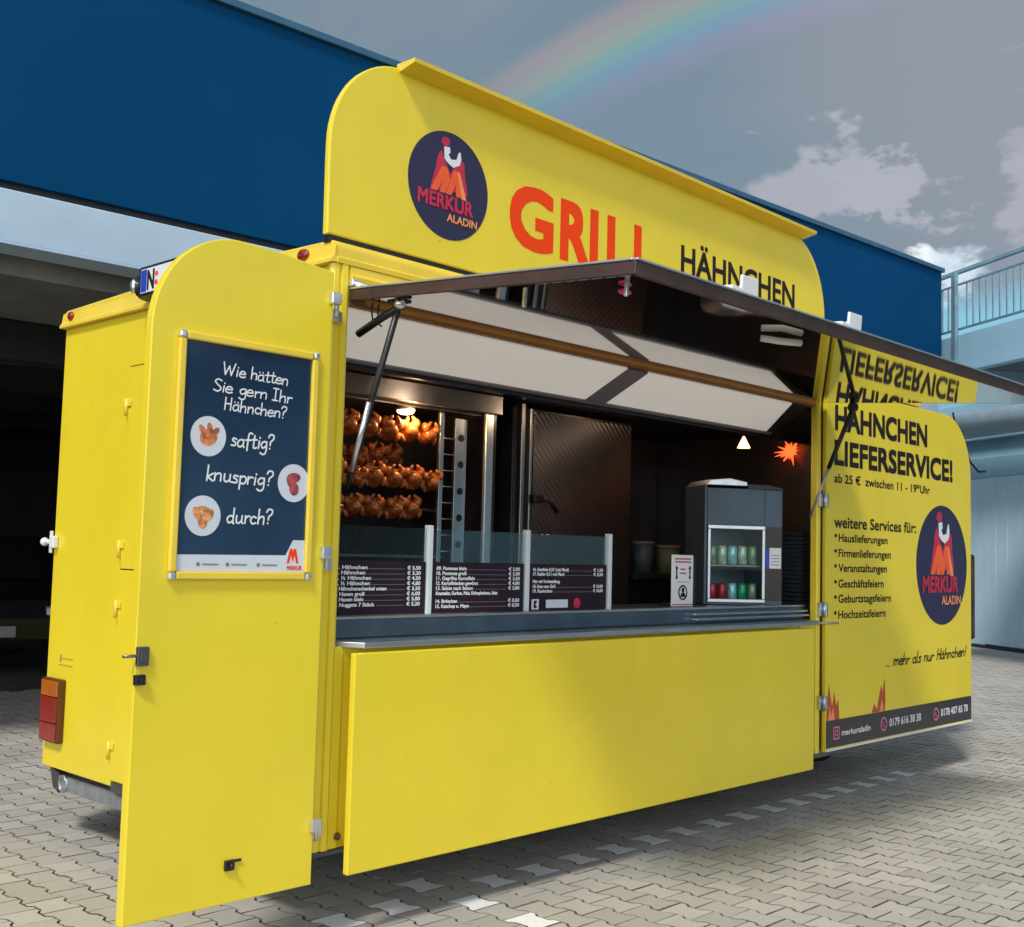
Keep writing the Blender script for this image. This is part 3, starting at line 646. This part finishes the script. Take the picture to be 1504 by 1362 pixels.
poly_flat([[(-.215+.05*a, 1.475+.05*b) for a, b in ((-.5, -.4), (-.25, .6), (-.05, .6), (0, .3), (.05, .6), (.25, .6), (.5, -.4), (.3, -.4), (.15, .15), (0, -.3), (-.15, .15), (-.3, -.4))]], .0022, FP, 'footer_mark', RED, ld)
text([('MERKUR', -.238, 1.432, .014, .062)], FP, 'footer_wordmark', RED, ld, bold=.03, d=.0022)
poly_flat([[(x+.007*math.cos(k*.7854), 1.448+.007*math.sin(k*.7854)) for k in range(8)] for x in (-.585, -.475, -.355)] + [[(x, 1.446), (x+.06, 1.446), (x+.06, 1.450), (x, 1.450)] for x in (-.57, -.46, -.34)], .0022, FP, 'footer_print', GREYB, ld)

# right service door, folded back flat along the trailer side
dr = MB()
dp = [(3.630, .405), (3.622, 2.54), (3.70, 2.556), (4.90, 2.556)] + arc(5.30, 2.13, .42, .425, 90, 0, 16) + [(5.72, .410)]
dr.prism(dp, -.040, -.012, bev=.004); rdr = dr.build('side_door', YEL, TR); FE = FR(-.040)
for z in (1.87, 1.23, .69):
    h = MB(); h.box(3.571, 3.606, -.032, -.0145, z-.04, z+.04, .003); h.box(3.6095, 3.633, -.052, -.0405, z-.04, z+.04, .003); h.tube([(3.608, -.04, z-.045), (3.608, -.04, z+.045)], .008, 8); h.build('hinge', STEEL, rdr)
h = MB(); h.box(3.6075, 3.6205, -.014, -.004, .42, 2.48); h.build('hinge_gap', BLK, rdr)
text([('HÄHNCHEN', 3.727, 2.306, .138, 1.258), ('LIEFERSERVICE!', 3.722, 2.095, .138, 1.672)], FE, 'bold_lettering', INK, rdr, bold=.055)
bl = ['Hauslieferungen', 'Firmenlieferungen', 'Veranstaltungen', 'Geschäftsfeiern', 'Geburtstagsfeiern', 'Hochzeitsfeiern']
bz = [1.632, 1.541, 1.452, 1.358, 1.268, 1.174]; bw = [.635, .682, .627, .582, .685, .61]
L_ = [('ab 25 €  zwischen 11 - 19', 3.716, 1.985, .050, 1.11), ('Uhr', 4.885, 1.985, .050, .145), ('00', 4.83, 2.012, .024, .045), ('weitere Services für:', 3.718, 1.715, .066, 1.10)]
L_ += [(s__, 3.772, z, .046, wd_) for s__, z, wd_ in zip(bl, bz, bw)] + [('•', 3.722, z+.008, .052, .026) for z in bz]
text(L_, FE, 'small_lettering', INK, rdr, bold=.030)
emblem(5.232, 1.508, .408, FE, rdr)
handwriting([('... mehr als nur Hähnchen!', 4.385, .858, .072, 1.235, .012, .18)], FE, 'slogan_lettering', INK, rdr, th=.075)
poly_flat([[(3.632, .424), (5.712, .424), (5.712, .588), (3.632, .582)]], .0012, FE, 'contact_strip', STRIPD, rdr)
fl1 = [(3.634, .583), (3.640, .66), (3.662, .79), (3.690, .70), (3.704, .66), (3.728, .745), (3.752, .66), (3.778, .70), (3.79, .583)]
fl2 = [(4.20, .586), (4.235, .64), (4.27, .60), (4.29, .66), (4.325, .745), (4.345, .70), (4.372, .79), (4.385, .66), (4.375, .586)]
poly_flat([fl1, fl2], .0014, FE, 'flames', mat('flame_red', (.50, .07, .02), .45), rdr)
poly_flat([[(3.655, .584), (3.675, .67), (3.690, .61), (3.715, .66), (3.735, .584)], [(4.30, .587), (4.335, .66), (4.352, .62), (4.36, .587)]], .0022, FE, 'flame_core', LORN, rdr)
text([('merkuraladin', 3.822, .484, .034, .36), ('0179 616 38 38', 4.44, .484, .046, .45), ('0178 407 65 78', 5.205, .486, .046, .44)], FE, 'contact_lettering', WINK, rdr, bold=.03, d=.002)
rg = MB()
def ringflat(b, cx, cz, r1, r2, n=20, sq=False):
    P = []
    for k in range(n):
        a = 2*math.pi*k/n; c, s2 = math.cos(a), math.sin(a)
        g = 1 if not sq else min(1.3, 1/max(abs(c), abs(s2))*.95)
        P.append((c*g, s2*g))
    o = [b.bm.verts.new(FE @ Vector((cx+r1*x, cz+r1*y, .0024))) for x, y in P]; i = [b.bm.verts.new(FE @ Vector((cx+r2*x, cz+r2*y, .0024))) for x, y in P]
    for k in range(n): b.bm.faces.new([o[k], o[(k+1) % n], i[(k+1) % n], i[k]])
ringflat(rg, 3.755, .505, .040, .030, 24, True); ringflat(rg, 3.755, .505, .019, .011)
for x in (4.36, 5.125):
    ringflat(rg, x, .505, .044, .033); rg.prism([(x-.018, .522), (x-.006, .522), (x-.008, .506), (x+.012, .492), (x+.02, .488), (x+.014, .484), (x-.012, .50)], .0016, .0024, axes='xy', M=FE)
rg.build('contact_symbol', PINK, rdr)
o_ = MB(); o_.box(3.632, 5.716, -.046, -.0405, .406, .418, .002); o_.build('edge_profile', WHITEP, rdr)
# drawbar locker peeking out beyond the right door
o_ = MB(); o_.box(5.1, 6.79, .36, .9, .92, 1.60, .02); o_.build('drawbar_locker', PURP, TR)

# ------------------------------------------------------------------ inside the trailer
RO = thing('rotisserie_oven', 'tall steel rotisserie oven with rows of chickens on spits at the left of the hatch', 'rotisserie')
o_ = MB(); o_.box(.95, 2.14, 1.93, 2.055, .9, 2.40); o_.box(.95, .99, 1.25, 1.928, .9, 2.40); o_.box(2.10, 2.14, 1.25, 1.928, .9, 2.40); o_.box(.992, 2.098, 1.25, 1.928, .9, 1.30); o_.build('housing', DARK, RO); o_ = MB(); o_.box(.992, 2.098, 1.25, 1.928, 2.315, 2.40); o_.box(.95, 2.14, 1.20, 1.248, 2.30, 2.405, .003); o_.build('hood', STEELD, RO)
o_ = MB(); o_.box(.99, 2.098, 1.262, 1.272, 2.285, 2.314); o_.build('top_rim', STEELD, RO)
o_ = MB(); o_.box(2.035, 2.095, 1.225, 1.249, 1.30, 2.30, .004); o_.build('door_post', ALU, RO)
o_ = MB(); o_.box(1.865, 1.955, 1.30, 1.32, 1.31, 2.26, .002); o_.build('slotted_rail', STEEL, RO)
o_ = MB()
for k in range(6): o_.lathe([(.020, 1.295), (.020, 1.2995)], (1.91, 0, 1.40+.15*k), 'y', 14)
o_.build('rail_hole', BLK, RO)
o_ = MB(); o_.box(1.735, 1.765, 1.285, 1.305, 1.31, 2.28, .002)
for k in range(9): o_.tube([(1.765, 1.30, 1.42+.09*k), (1.86, 1.30, 1.42+.09*k)], .004, 6)
o_.build('spit_rack', STEEL, RO)
o_ = MB(); o_.box(1.02, 1.8, 1.30, 1.7, 1.47, 1.485, .002); o_.build('drip_tray', STEELD, RO)
for z, y in ((2.155, 1.36), (2.03, 1.60), (1.895, 1.36), (1.735, 1.38)):
    o_ = MB(); o_.tube([(1.0, y, z), (1.83, y, z)], .009, 8); o_.build('spit', STEEL, RO)
o_ = MB(); o_.lathe([(.055, 2.268), (.05, 2.285), (.02, 2.312)], (1.515, 1.33, 0), 'z', 20); lp = o_.build('oven_lamp', ALU, RO)
o_ = MB(); o_.ball((1.515, 1.33, 2.262), 1, 2, (.048, .048, .018)); o_.build('bulb', WARM, lp)
def warm(name, loc, e, col, r=.04):
    l = bpy.data.lights.new(name, 'POINT'); l.energy = e; l.color = col; l.shadow_soft_size = r
    o = bpy.data.objects.new(name, l); COL.objects.link(o); o.location = loc; o.parent = RO
warm('lamp_light', (1.515, 1.26, 2.225), 6.0, (1, .55, .2))
# roast chickens, each a thing of its own
def chicken_mesh():
    b = MB(); b.ball((0, 0, 0), .062, 3, (.86, 1.0, .92)); b.ball((0, -.034, -.004), .046, 3, (.95, 1, .9))
    for s_ in (-1, 1):
        b.ball((s_*.034, -.044, .030), .028, 2, (.95, 1.1, 1.2), Matrix.Rotation(s_*.5, 4, 'Y')); b.ball((s_*.022, -.066, .052), .011, 2, (1, 1, 2.0), Matrix.Rotation(-s_*.6, 4, 'Y'))
        b.ball((s_*.050, -.020, -.030), .017, 2, (.8, 1.0, 1.7), Matrix.Rotation(s_*.35, 4, 'Y'))
    me = bpy.data.meshes.new('roast_chicken'); b.bm.to_mesh(me); b.bm.free(); me.materials.append(CHICK); return me
CM = chicken_mesh()
rows = [(2.155, 1.36, 1.145, .137, 5, 'top'), (2.03, 1.62, 1.25, .140, 4, 'rear'), (1.895, 1.36, 1.06, .137, 6, 'middle'), (1.735, 1.38, 1.07, .135, 5, 'bottom')]
ordn = ['first', 'second', 'third', 'fourth', 'fifth', 'sixth']
for z, y, x0, dx, n, nm in rows:
    for k in range(n):
        c = link('roast_chicken', CM, None); c.location = (x0+dx*k+random.uniform(-.006, .006), y, z)
        c.rotation_euler = (random.uniform(-.35, .45), random.uniform(-.2, .2), random.uniform(-.45, -.05)); c.scale = [random.uniform(.95, 1.04)]*3
        tag(c, f'golden roast chicken, {ordn[k]} from the left on the {nm} spit of the oven', 'roast chicken', 'chickens roasting on the spits')
# steel cabinet
DI = bpy.data.materials.new('patterned_steel'); DI.use_nodes = True; t = DI.node_tree; nb = NB(t); b = t.nodes['Principled BSDF']
b.inputs['Base Color'].default_value = (.17, .155, .155, 1); b.inputs['Metallic'].default_value = .9; b.inputs['Roughness'].default_value = .32
wv = t.nodes.new('ShaderNodeTexWave'); wv.wave_type = 'BANDS'; wv.bands_direction = 'DIAGONAL'; wv.inputs['Scale'].default_value = 13
t.links.new(t.nodes.new('ShaderNodeTexCoord').outputs['Object'], wv.inputs[0]); bn = t.nodes.new('ShaderNodeBump'); bn.inputs['Strength'].default_value = .6; bn.inputs['Distance'].default_value = .01
t.links.new(wv.outputs['Fac'], bn.inputs['Height']); t.links.new(bn.outputs[0], b.inputs['Normal'])
CB = thing('steel_cabinet', 'dark patterned steel cabinet with black lever handle beside the rotisserie', 'cabinet')
o_ = MB(); o_.box(2.33, 3.46, 1.30, 2.05, .5, 2.38); o_.build('carcass', DARK, CB)
o_ = MB(); o_.box(2.475, 3.42, 1.262, 1.2985, .9, 2.36, .004); o_.build('door_panel', DI, CB)
o_ = MB(); o_.box(2.345, 2.375, 1.24, 1.2985, .9, 2.395, .003); o_.box(2.43, 2.452, 1.25, 1.2985, .9, 2.375, .003); o_.build('door_frame', STEEL, CB)
o_ = MB(); o_.box(2.43, 2.50, 1.20, 1.249, 1.81, 1.86, .006); o_.tube([(2.49, 1.20, 1.845), (2.56, 1.19, 1.82), (2.62, 1.19, 1.76)], .014, 8); o_.build('handle', BLK, CB)
# back worktop with buckets
WK = thing('work_table', 'dark steel worktop along the back wall behind the counter', 'worktop')
o_ = MB(); o_.box(3.48, 4.78, 1.25, 2.05, 1.36, 1.40, .003); o_.build('top', STEELD, WK); o_ = MB(); o_.box(3.48, 4.78, 1.35, 2.05, .5, 1.355); o_.build('base', DARK, WK)
def bucket(x, y, r, h, colr, label, cat):
    T_ = thing('bucket', label, cat, loc=(0, 0, 0))
    q = MB(); q.lathe([(r*.85, 1.402), (r, 1.402+h)], (x, y, 0), 'z', 20); q.build('body', mat('tub', colr, .5), T_); q = MB(); q.lathe([(r*1.06, 1.4025+h), (r*1.06, 1.42+h), (r*.9, 1.427+h)], (x, y, 0), 'z', 20); q.build('lid', GREYB, T_)
bucket(4.03, 1.40, .085, .17, (.16, .18, .10), 'dull green tub with grey lid standing left of the drinks cooler', 'tub')
bucket(3.77, 1.42, .075, .19, (.08, .11, .13), 'grey blue tub with grey lid on the back worktop', 'tub')
# drinks cooler on the counter
CO = thing('drinks_cooler', 'grey countertop drinks cooler with glass door and cans inside', 'drinks cooler')
MO = Matrix.Translation((3.02, .40, 1.246)) @ Matrix.Rotation(R(-35), 4, 'Z')
o_ = MB()
o_.box(0, .016, .012, .34, .002, .69, .003, M=MO); o_.box(.372, .482, .012, .34, .002, .675, .003, M=MO); o_.box(.018, .370, .31, .34, .002, .675, M=MO); o_.box(.018, .370, .014, .308, .002, .012, M=MO); o_.box(.018, .370, .014, .308, .462, .675, M=MO)
o_.build('body', mat('cooler_grey', (.065, .10, .135), .42, .3, var=.1), CO)
o_ = MB(); o_.box(.376, .478, .006, .0115, .03, .455, .002, M=MO); o_.build('side_panel', mat('cooler_side', (.045, .035, .03), .4, .3, var=.1), CO)
o_ = MB(); o_.prism([(0, .691), (.03, .722), (.15, .735), (.26, .715), (.26, .691)], .005, .34, bev=.004, M=MO); o_.build('canopy', STEEL, CO)
o_ = MB(); o_.prism([(.262, .677), (.262, .702), (.4, .70), (.48, .682), (.48, .677)], .003, .34, M=MO); o_.build('canopy_end', BLK, CO)
o_ = MB()
for a, b2, c, d in ((.018, .370, .438, .460), (.018, .370, .014, .034), (.018, .034, .0345, .4375), (.352, .370, .0345, .4375)): o_.box(a, b2, -.004, .012, c, d, .003, M=MO)
o_.build('door_frame', STEEL, CO)
o_ = MB(); o_.box(.0345, .3515, .002, .006, .0345, .4375, M=MO); o_.build('door_glass', GLASS, CO)
o_ = MB(); o_.box(.019, .369, .03, .305, .222, .230, M=MO); o_.build('shelf', STEELD, CO)
def can_mesh(m):
    b = MB(); b.lathe([(.022, 0), (.028, .008), (.028, .098), (.023, .112)], (0, 0, 0), 'z', 18); me = bpy.data.meshes.new('drink_can'); b.bm.to_mesh(me); b.bm.free(); me.materials.append(m); return me
cm = {k: can_mesh(mat('can_'+k, c, .25, .3, var=.25, scale=30)) for k, c in (('red', (.45, .02, .04)), ('teal', (.35, .62, .66)), ('green', (.02, .32, .16)), ('pale', (.50, .58, .42)), ('olive', (.20, .30, .17)))}
lowr = [('red', 'dark red can, leftmost on the lower cooler shelf'), ('red', 'dark red can next to the pale teal one in the cooler'), ('teal', 'pale teal can in the middle of the lower cooler shelf'), ('green', 'bright green can right of the teal one in the cooler'), ('olive', 'olive green can, rightmost on the lower cooler shelf')]
upp = [('olive', 'olive can at the left end of the upper cooler shelf'), ('pale', 'pale green can, second from the left on the upper cooler shelf'), ('teal', 'light teal can in the middle of the upper cooler shelf'), ('pale', 'pale green can right of the light teal can, upper cooler shelf'), ('olive', 'olive can at the right end of the upper cooler shelf')]
for row, zz_ in ((lowr, .0125), (upp, .2305)):
    for k, (c_, lb) in enumerate(row):
        o = link('drink_can', cm[c_], None); o.location = MO @ Vector((.068+.062*k, .065, zz_)); tag(o, lb, 'can', 'cans in the drinks cooler')
CD = thing('info_card', 'small white and blue card fixed to the right of the cooler door', 'card')
o_ = MB(); o_.box(.398, .470, .0005, .0055, .215, .335, M=MO); o_.build('card', WHITEP, CD); o_ = MB(); o_.box(.374, .3975, .001, .0055, .215, .325, M=MO); o_.build('blue_panel', PBLUE, CD)
o_ = MB()
for k in range(4): o_.box(.408, .462, -.001, .0002, .235+.018*k, .239+.018*k, M=MO)
o_.build('fine_print', GREYB, CD)
# distance notice
NS = thing('notice_stand', 'white hygiene notice with arrows and face symbol standing on the counter', 'notice')
o_ = MB(); o_.box(2.358, 2.548, .150, .158, 1.2555, 1.525, .003); o_.build('panel', WHITEP, NS); o_ = MB(); o_.box(2.549, 2.57, .150, .25, 1.2555, 1.50, .002); o_.box(2.358, 2.548, .159, .25, 1.2555, 1.27); o_.build('holder', BLK, NS)
FN = FR(.150)
poly_flat([[(2.36, 1.262), (2.546, 1.262), (2.546, 1.268), (2.36, 1.268)]] + [[(x0, z), (x1, z), (x1, z+.008), (x0, z+.008)] for x0, x1, z in ((2.38, 2.525, 1.500), (2.38, 2.525, 1.484), (2.43, 2.475, 1.446), (2.425, 2.48, 1.425))], .0014, FN, 'print_line', mat('print_red', (.45, .08, .12), .5), NS)
def arrow(x, z): return [(x-.005, z-.03), (x-.013, z-.03), (x, z-.045), (x+.013, z-.03), (x+.005, z-.03), (x+.005, z+.012), (x+.013, z+.012), (x, z+.03), (x-.013, z+.012), (x-.005, z+.012)]
sy_ = [arrow(2.397, 1.44), arrow(2.515, 1.44), [(2.395, 1.382), (2.512, 1.382), (2.512, 1.384), (2.395, 1.384)]]
for k in range(16):
    a, b2 = 2*math.pi*k/16, 2*math.pi*(k+1)/16
    sy_.append([(2.453+.040*math.cos(a), 1.328+.040*math.sin(a)), (2.453+.040*math.cos(b2), 1.328+.040*math.sin(b2)), (2.453+.032*math.cos(b2), 1.328+.032*math.sin(b2)), (2.453+.032*math.cos(a), 1.328+.032*math.sin(a))])
sy_ += [[(2.453+.012*math.cos(k*.785), 1.341+.014*math.sin(k*.785)) for k in range(8)], [(2.428, 1.305), (2.478, 1.305), (2.47, 1.322), (2.453, 1.33), (2.436, 1.322)]]
poly_flat(sy_, .0016, FN, 'symbol', INK, NS)
# menu boards behind the glass
FM = FR(.0868)
def board(x0, x1, label, rowsl):
    B = thing('menu_board', label, 'menu board', 'menu boards behind the counter glass')
    q = MB(); q.box(x0, x1, .0870, .0912, 1.2575, 1.466); q.build('panel', BOARD, B)
    L1, P = [], []
    for item, price, z, wf, h in rowsl:
        L1.append((item, x0+.022, z, h, wf))
        if price: L1.append((price, x1-.098, z, h, .07)); P.append([(x0+.03+wf, z+.001), (x1-.11, z+.001), (x1-.11, z+.0026), (x0+.03+wf, z+.0026)])
    text(L1, FM, 'menu_lettering', WINK, B, bold=.05); poly_flat(P, .0012, FM, 'leader_line', GREYB, B)
    return B
def zz(k): return 1.434-.0205*k
h_ = .0135
board(.078, .575, 'purple black menu board at the left end of the counter, partly hidden by the post', [(a, p, zz(k), wf, h_) for k, (a, p, wf) in enumerate((('01. Hähnchen', '€ 5,50', .17), ('02. Hähnchen', '€ 3,20', .16), ('03. ½ Hähnchen', '€ 4,50', .19), ('04. ½ Hähnchen', '€ 4,80', .185), ('05. Hähnchenschenkel unten', '€ 3,50', .27), ('06. Haxen groß', '€ 6,00', .16), ('07. Haxen klein', '€ 5,00', .155), ('08. Nuggets 7 Stück', '€ 5,20', .21)))])
board(.613, 1.160, 'purple black menu board between the first and second white posts', [(a, p, zz(k), wf, h_) for k, a, p, wf in ((0, '09. Pommes klein', '€ 2,00', .17), (1, '10. Pommes groß', '€ 3,00', .17), (2, '11. Gegrillte Kartoffeln', '€ 3,50', .22), (3, '12. Kartoffelecken gewürzt', '€ 4,00', .24), (4, '13. Salate nach Saison', '€ 3,80', .21), (5, '      Krautsalat, Gurken, Mais, Kidneybohnen, Salat', '', .36), (6.6, '14. Brötchen', '€ 0,50', .12), (7.6, '15. Ketchup u. Mayo', '€ 0,50', .19))])
B3 = board(1.198, 1.738, 'purple black menu board with logos along its foot beside the rightmost post', [(a, p, zz(k), wf, h_) for k, a, p, wf in ((0, '16. Getränke 0,33 l (mit Pfand)', '€ 1,50', .24), (1, '17. Radler 0,5 l mit Pfand', '€ 2,50', .21), (2.6, 'Nur mit Vorbestellung', '', .18), (3.7, '18. Ente vom Grill', '€ 16,00', .15), (4.7, '19. Kaninchen', '€ 16,00', .13))])
poly_flat([[(1.215, 1.262), (1.262, 1.262), (1.262, 1.308), (1.215, 1.308)], [(1.31, 1.268), (1.46, 1.268), (1.46, 1.305), (1.31, 1.305)]], .0012, FM, 'white_notice', PWHITE, B3)
poly_flat([[(1.228, 1.268), (1.248, 1.268), (1.248, 1.276), (1.238, 1.285), (1.248, 1.294), (1.248, 1.302), (1.228, 1.302)]], .002, FM, 'notice_symbol', INK, B3)
poly_flat([[(1.525+.024*math.cos(k*.393), 1.288+.024*math.sin(k*.393)) for k in range(16)]], .0012, FM, 'round_badge', CRIM, B3)
# stack of dark trays and lamps at the right end
TS = thing('tray_stack', 'tall stack of dark ribbed trays at the right end of the counter', 'stack of trays')
o_ = MB()
for k in range(17): o_.prism([(3.66, 1.246+.026*k), (3.655, 1.266+.026*k), (3.90, 1.266+.026*k), (3.895, 1.246+.026*k)], .14, .40)
o_.build('trays', mat('tray_dark', (.03, .04, .055), .35), TS)
ST = thing('star_lamp', 'small glowing orange red star lamp on the right end wall', 'star lamp')
o_ = MB(); o_.ball((4.77, .869, 2.29), .035, 2)
for k in range(22):
    a = 2.399*k; zc = 1-2*(k+.5)/22; rr = math.sqrt(1-zc*zc); d = Vector((rr*math.cos(a), rr*math.sin(a), zc)); d.x = -abs(d.x)
    o_.tube([Vector((4.77, .869, 2.29))+d*.025, Vector((4.77, .869, 2.29))+d*(.06+.03*(k % 3))], [.012, .001], 6)
o_.build('spikes', STARM, ST); o_ = MB(); o_.tube([(4.77, .869, 2.33), (4.79, .869, 2.40)], .002, 5); o_.build('cord', BLK, ST)
CL = thing('cone_lamp', 'small warm glowing triangular lamp above the drinks cooler', 'lamp')
o_ = MB(); o_.lathe([(.045, 2.27), (.042, 2.276), (.006, 2.35)], (4.20, .9, 0), 'z', 18); o_.build('shade', CONEM, CL); o_ = MB(); o_.tube([(4.2, .9, 2.35), (4.2, .9, 2.408)], .003, 6); o_.build('cord', BLK, CL)

# ------------------------------------------------------------------ blue hall behind, with open garage bay
bd = Vector((.99788, -.06502, 0)); bn_ = Vector((.06502, .99788, 0))
MH = Matrix(((bd.x, bn_.x, 0, 0), (bd.y, bn_.y, 0, 4.0), (0, 0, 1, 0), (0, 0, 0, 1)))   # local x along facade, y into the building
HA = thing('warehouse', 'low blue clad hall with pale lintel and a dark open garage bay', 'warehouse')
XE = 12.62
q = MB(); q.box(-14, XE, -.02, .10, 3.80, 5.46, M=MH); q.box(XE-.10, XE, .102, 9.5, 3.2, 5.46, M=MH); q.build('blue_fascia', BLUEW, HA)
q = MB()
for k in range(6): q.box(-14+k*4.45, -14+k*4.45+.006, -.0215, -.0195, 3.81, 5.45, M=MH)
q.build('panel_joint', CAPB, HA)
q = MB(); q.box(-14, XE+.03, -.06, .16, 5.461, 5.52, .006, M=MH); q.build('coping', CAPB, HA)
q = MB(); q.box(-14, XE-.11, .03, .30, 3.745, 3.799, M=MH); q.build('shadow_gap', SHADG, HA)
q = MB(); q.box(-14, XE-.11, -.03, .32, 3.40, 3.744, .01, M=MH); q.box(-14, XE-.11, -.045, .0, 3.385, 3.3995, .003, M=MH); q.build('lintel', LINT, HA)
q = MB(); q.box(8.6, XE-.11, .0, .3, 0, 3.38, M=MH); q.build('wall', LINT, HA)
q = MB(); q.box(-14, XE-.11, .325, 9.3, 3.27, 3.42, M=MH); q.build('garage_ceiling', CONC, HA)
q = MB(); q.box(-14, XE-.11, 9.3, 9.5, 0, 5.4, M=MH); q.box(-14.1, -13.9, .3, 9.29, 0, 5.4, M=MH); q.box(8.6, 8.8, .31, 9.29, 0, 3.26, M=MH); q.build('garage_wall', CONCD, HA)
q = MB(); q.box(-14, XE-.11, .35, 9.29, 5.3, 5.42, M=MH); q.build('flat_roof', CONC, HA)
for yb in (1.9, 3.8, 5.7, 7.6):
    q = MB(); q.box(-13.9, 8.59, yb, yb+.28, 2.95, 3.268, .01, M=MH); q.build('ceiling_beam', CONCD, HA)
for xb in (-3.5, 3.2):
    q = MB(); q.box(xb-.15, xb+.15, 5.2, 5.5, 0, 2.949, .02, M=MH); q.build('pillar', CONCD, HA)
q = MB(); q.tube([MH @ Vector((-3, 1.2, 2.6)), MH @ Vector((1.0, 2.6, 3.05)), MH @ Vector((2.4, 3.1, 3.15))], .05, 10); q.build('duct', CONC, HA)
# parked car in the bay
CA = thing('parked_car', 'dark car parked in the unlit garage bay at the left edge', 'car')
MC = Matrix.Translation((2.2, 8.3, .1)) @ Matrix.Rotation(R(75), 4, 'Z')
body = [(0, .42), (.02, .62), (.12, .80), (1.0, .95), (1.15, .97), (1.75, 1.38), (2.2, 1.46), (3.0, 1.44), (3.7, 1.10), (4.2, 1.02), (4.3, .7), (4.28, .38), (3.75, .30), (.5, .28)]
q = MB(); q.prism(body, -.85, .85, bev=.06, seg=3, M=MC); q.build('body', CARP, CA)
q = MB(); q.prism([(1.19, 1.0), (1.74, 1.355), (1.70, 1.39), (1.12, 1.0)], -.7, .7, M=MC); q.build('windscreen', CARG, CA)
for s2 in (-1, 1):
    q = MB(); q.prism([(1.4, .99), (1.85, 1.34), (3.0, 1.35), (3.5, 1.05)], .845*s2, .858*s2, M=MC); q.build('side_window', CARG, CA)
    q = MB(); q.prism([(-.005, .66), (.02, .72), (.30, .80), (.28, .74)], (.55 if s2 > 0 else -.82), (.82 if s2 > 0 else -.55), M=MC); q.build('headlight', HEADL, CA)
    for xw in (.78, 3.45):
        q = MB(); q.lathe([(.2, -.1), (.31, -.1), (.325, -.06), (.325, .06), (.31, .1), (.2, .1)], (xw, .80*s2, .325), 'y', 24)
        for v in q.bm.verts: v.co = MC @ v.co
        q.build('wheel', BLKR, CA)
q = MB(); q.box(-.035, -.012, -.26, .26, .44, .55, .004, M=MC); q.build('number_plate', GREYB, CA)

# ------------------------------------------------------------------ pale annex with roof terrace on the right
ad = Vector((.523, .852, 0)); ao = Vector((.852, -.523, 0))     # along, and away from the yard
def FA(P): return Matrix(((ad.x, ao.x, 0, P[0]), (ad.y, ao.y, 0, P[1]), (0, 0, 1, 0), (0, 0, 0, 1)))
MW = FA((17.79, 4.855))
AN = thing('annex_building', 'pale blue annex with sheet gates under an overhanging roof terrace', 'building')
q = MB(); q.box(-22, 9, .06, .5, 0, 4.6, M=MW); q.build('wall', ANX, AN)
q = MB(); q.box(-22, 9, -.02, .055, 3.03, 3.39, .01, M=MW); q.build('gate_beam', ANX, AN)
q = MB(); q.box(-22, 9, -.05, .055, 3.70, 4.38, .01, M=MW); q.build('upper_beam', ANX, AN)
for a, b2 in ((-3.4, -.32), (-6.9, -3.5), (-10.4, -7.0)):
    q = MB(); q.box(a, b2, -.02, .058, .17, 3.028, .01, M=MW)
    for k in range(1, 10): q.box(a+(b2-a)*k/10-.004, a+(b2-a)*k/10+.004, -.026, -.0201, .19, 3.01, M=MW)
    q.build('sheet_gate', GATE, AN)
q = MB(); q.box(-.315, 3.2, -.005, .058, .15, 3.028, .01, M=MW); q.build('sheet_gate', GATE, AN)
q = MB(); q.box(-12, 3.4, -.03, .058, .08, .145, M=MW); q.build('threshold', SHADG, AN)
MT = FA((12.95, 3.25))
q = MB(); q.box(-20, .35, -.02, .12, 4.10, 4.62, .012, M=MT); q.box(.352, .50, -.02, 5.0, 4.10, 4.62, .012, M=MT); q.build('terrace_edge', ANX, AN)
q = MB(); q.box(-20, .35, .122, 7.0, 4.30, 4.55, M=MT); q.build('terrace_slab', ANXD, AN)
q = MB(); q.tube([MW @ Vector((-8, -.55, 3.88)), MW @ Vector((1.0, -.55, 3.88))], .22, 18); q.tube([MW @ Vector((.0, -.55, 3.88)), MW @ Vector((.15, -.55, 3.88))], .25, 18); q.build('drain_pipe', PIPE, AN)
q = MB(); q.tube([MW @ Vector((-.56, -.80, 4.1)), MW @ Vector((-.68, -.81, 3.74)), MW @ Vector((-.92, -.81, 3.46)), MW @ Vector((-.95, -.75, 3.23)), MW @ Vector((-.80, -.48, 3.09)), MW @ Vector((-.48, -.1, 3.13))], .018, 8); q.build('cable', BLK, AN)
RL = thing('terrace_railing', 'grey blue steel railing with upright bars round the roof terrace', 'railing')
q = MB(); q.box(-20, .36, .02, .075, 5.48, 5.535, .006, M=MT); q.box(.30, .36, .02, -.55, 5.48, 5.535, .006, M=MT); q.box(-20, .36, .035, .06, 5.32, 5.345, .003, M=MT); q.box(-20, .36, .035, .06, 4.70, 4.73, .003, M=MT); q.build('handrail', RAIL, RL)
for xp in (-.26, -2.1, -3.95):
    q = MB(); q.box(xp-.045, xp+.045, -.075, -.021, 4.05, 5.479, .004, M=MT); q.build('post', RAIL, RL)
for k in range(26):
    x = .28-.135*k
    if min(abs(x+.26), abs(x+2.1)) < .05: continue
    q = MB(); q.box(x-.009, x+.009, .038, .056, 4.731, 5.319, M=MT); q.build('baluster', RAIL, RL)
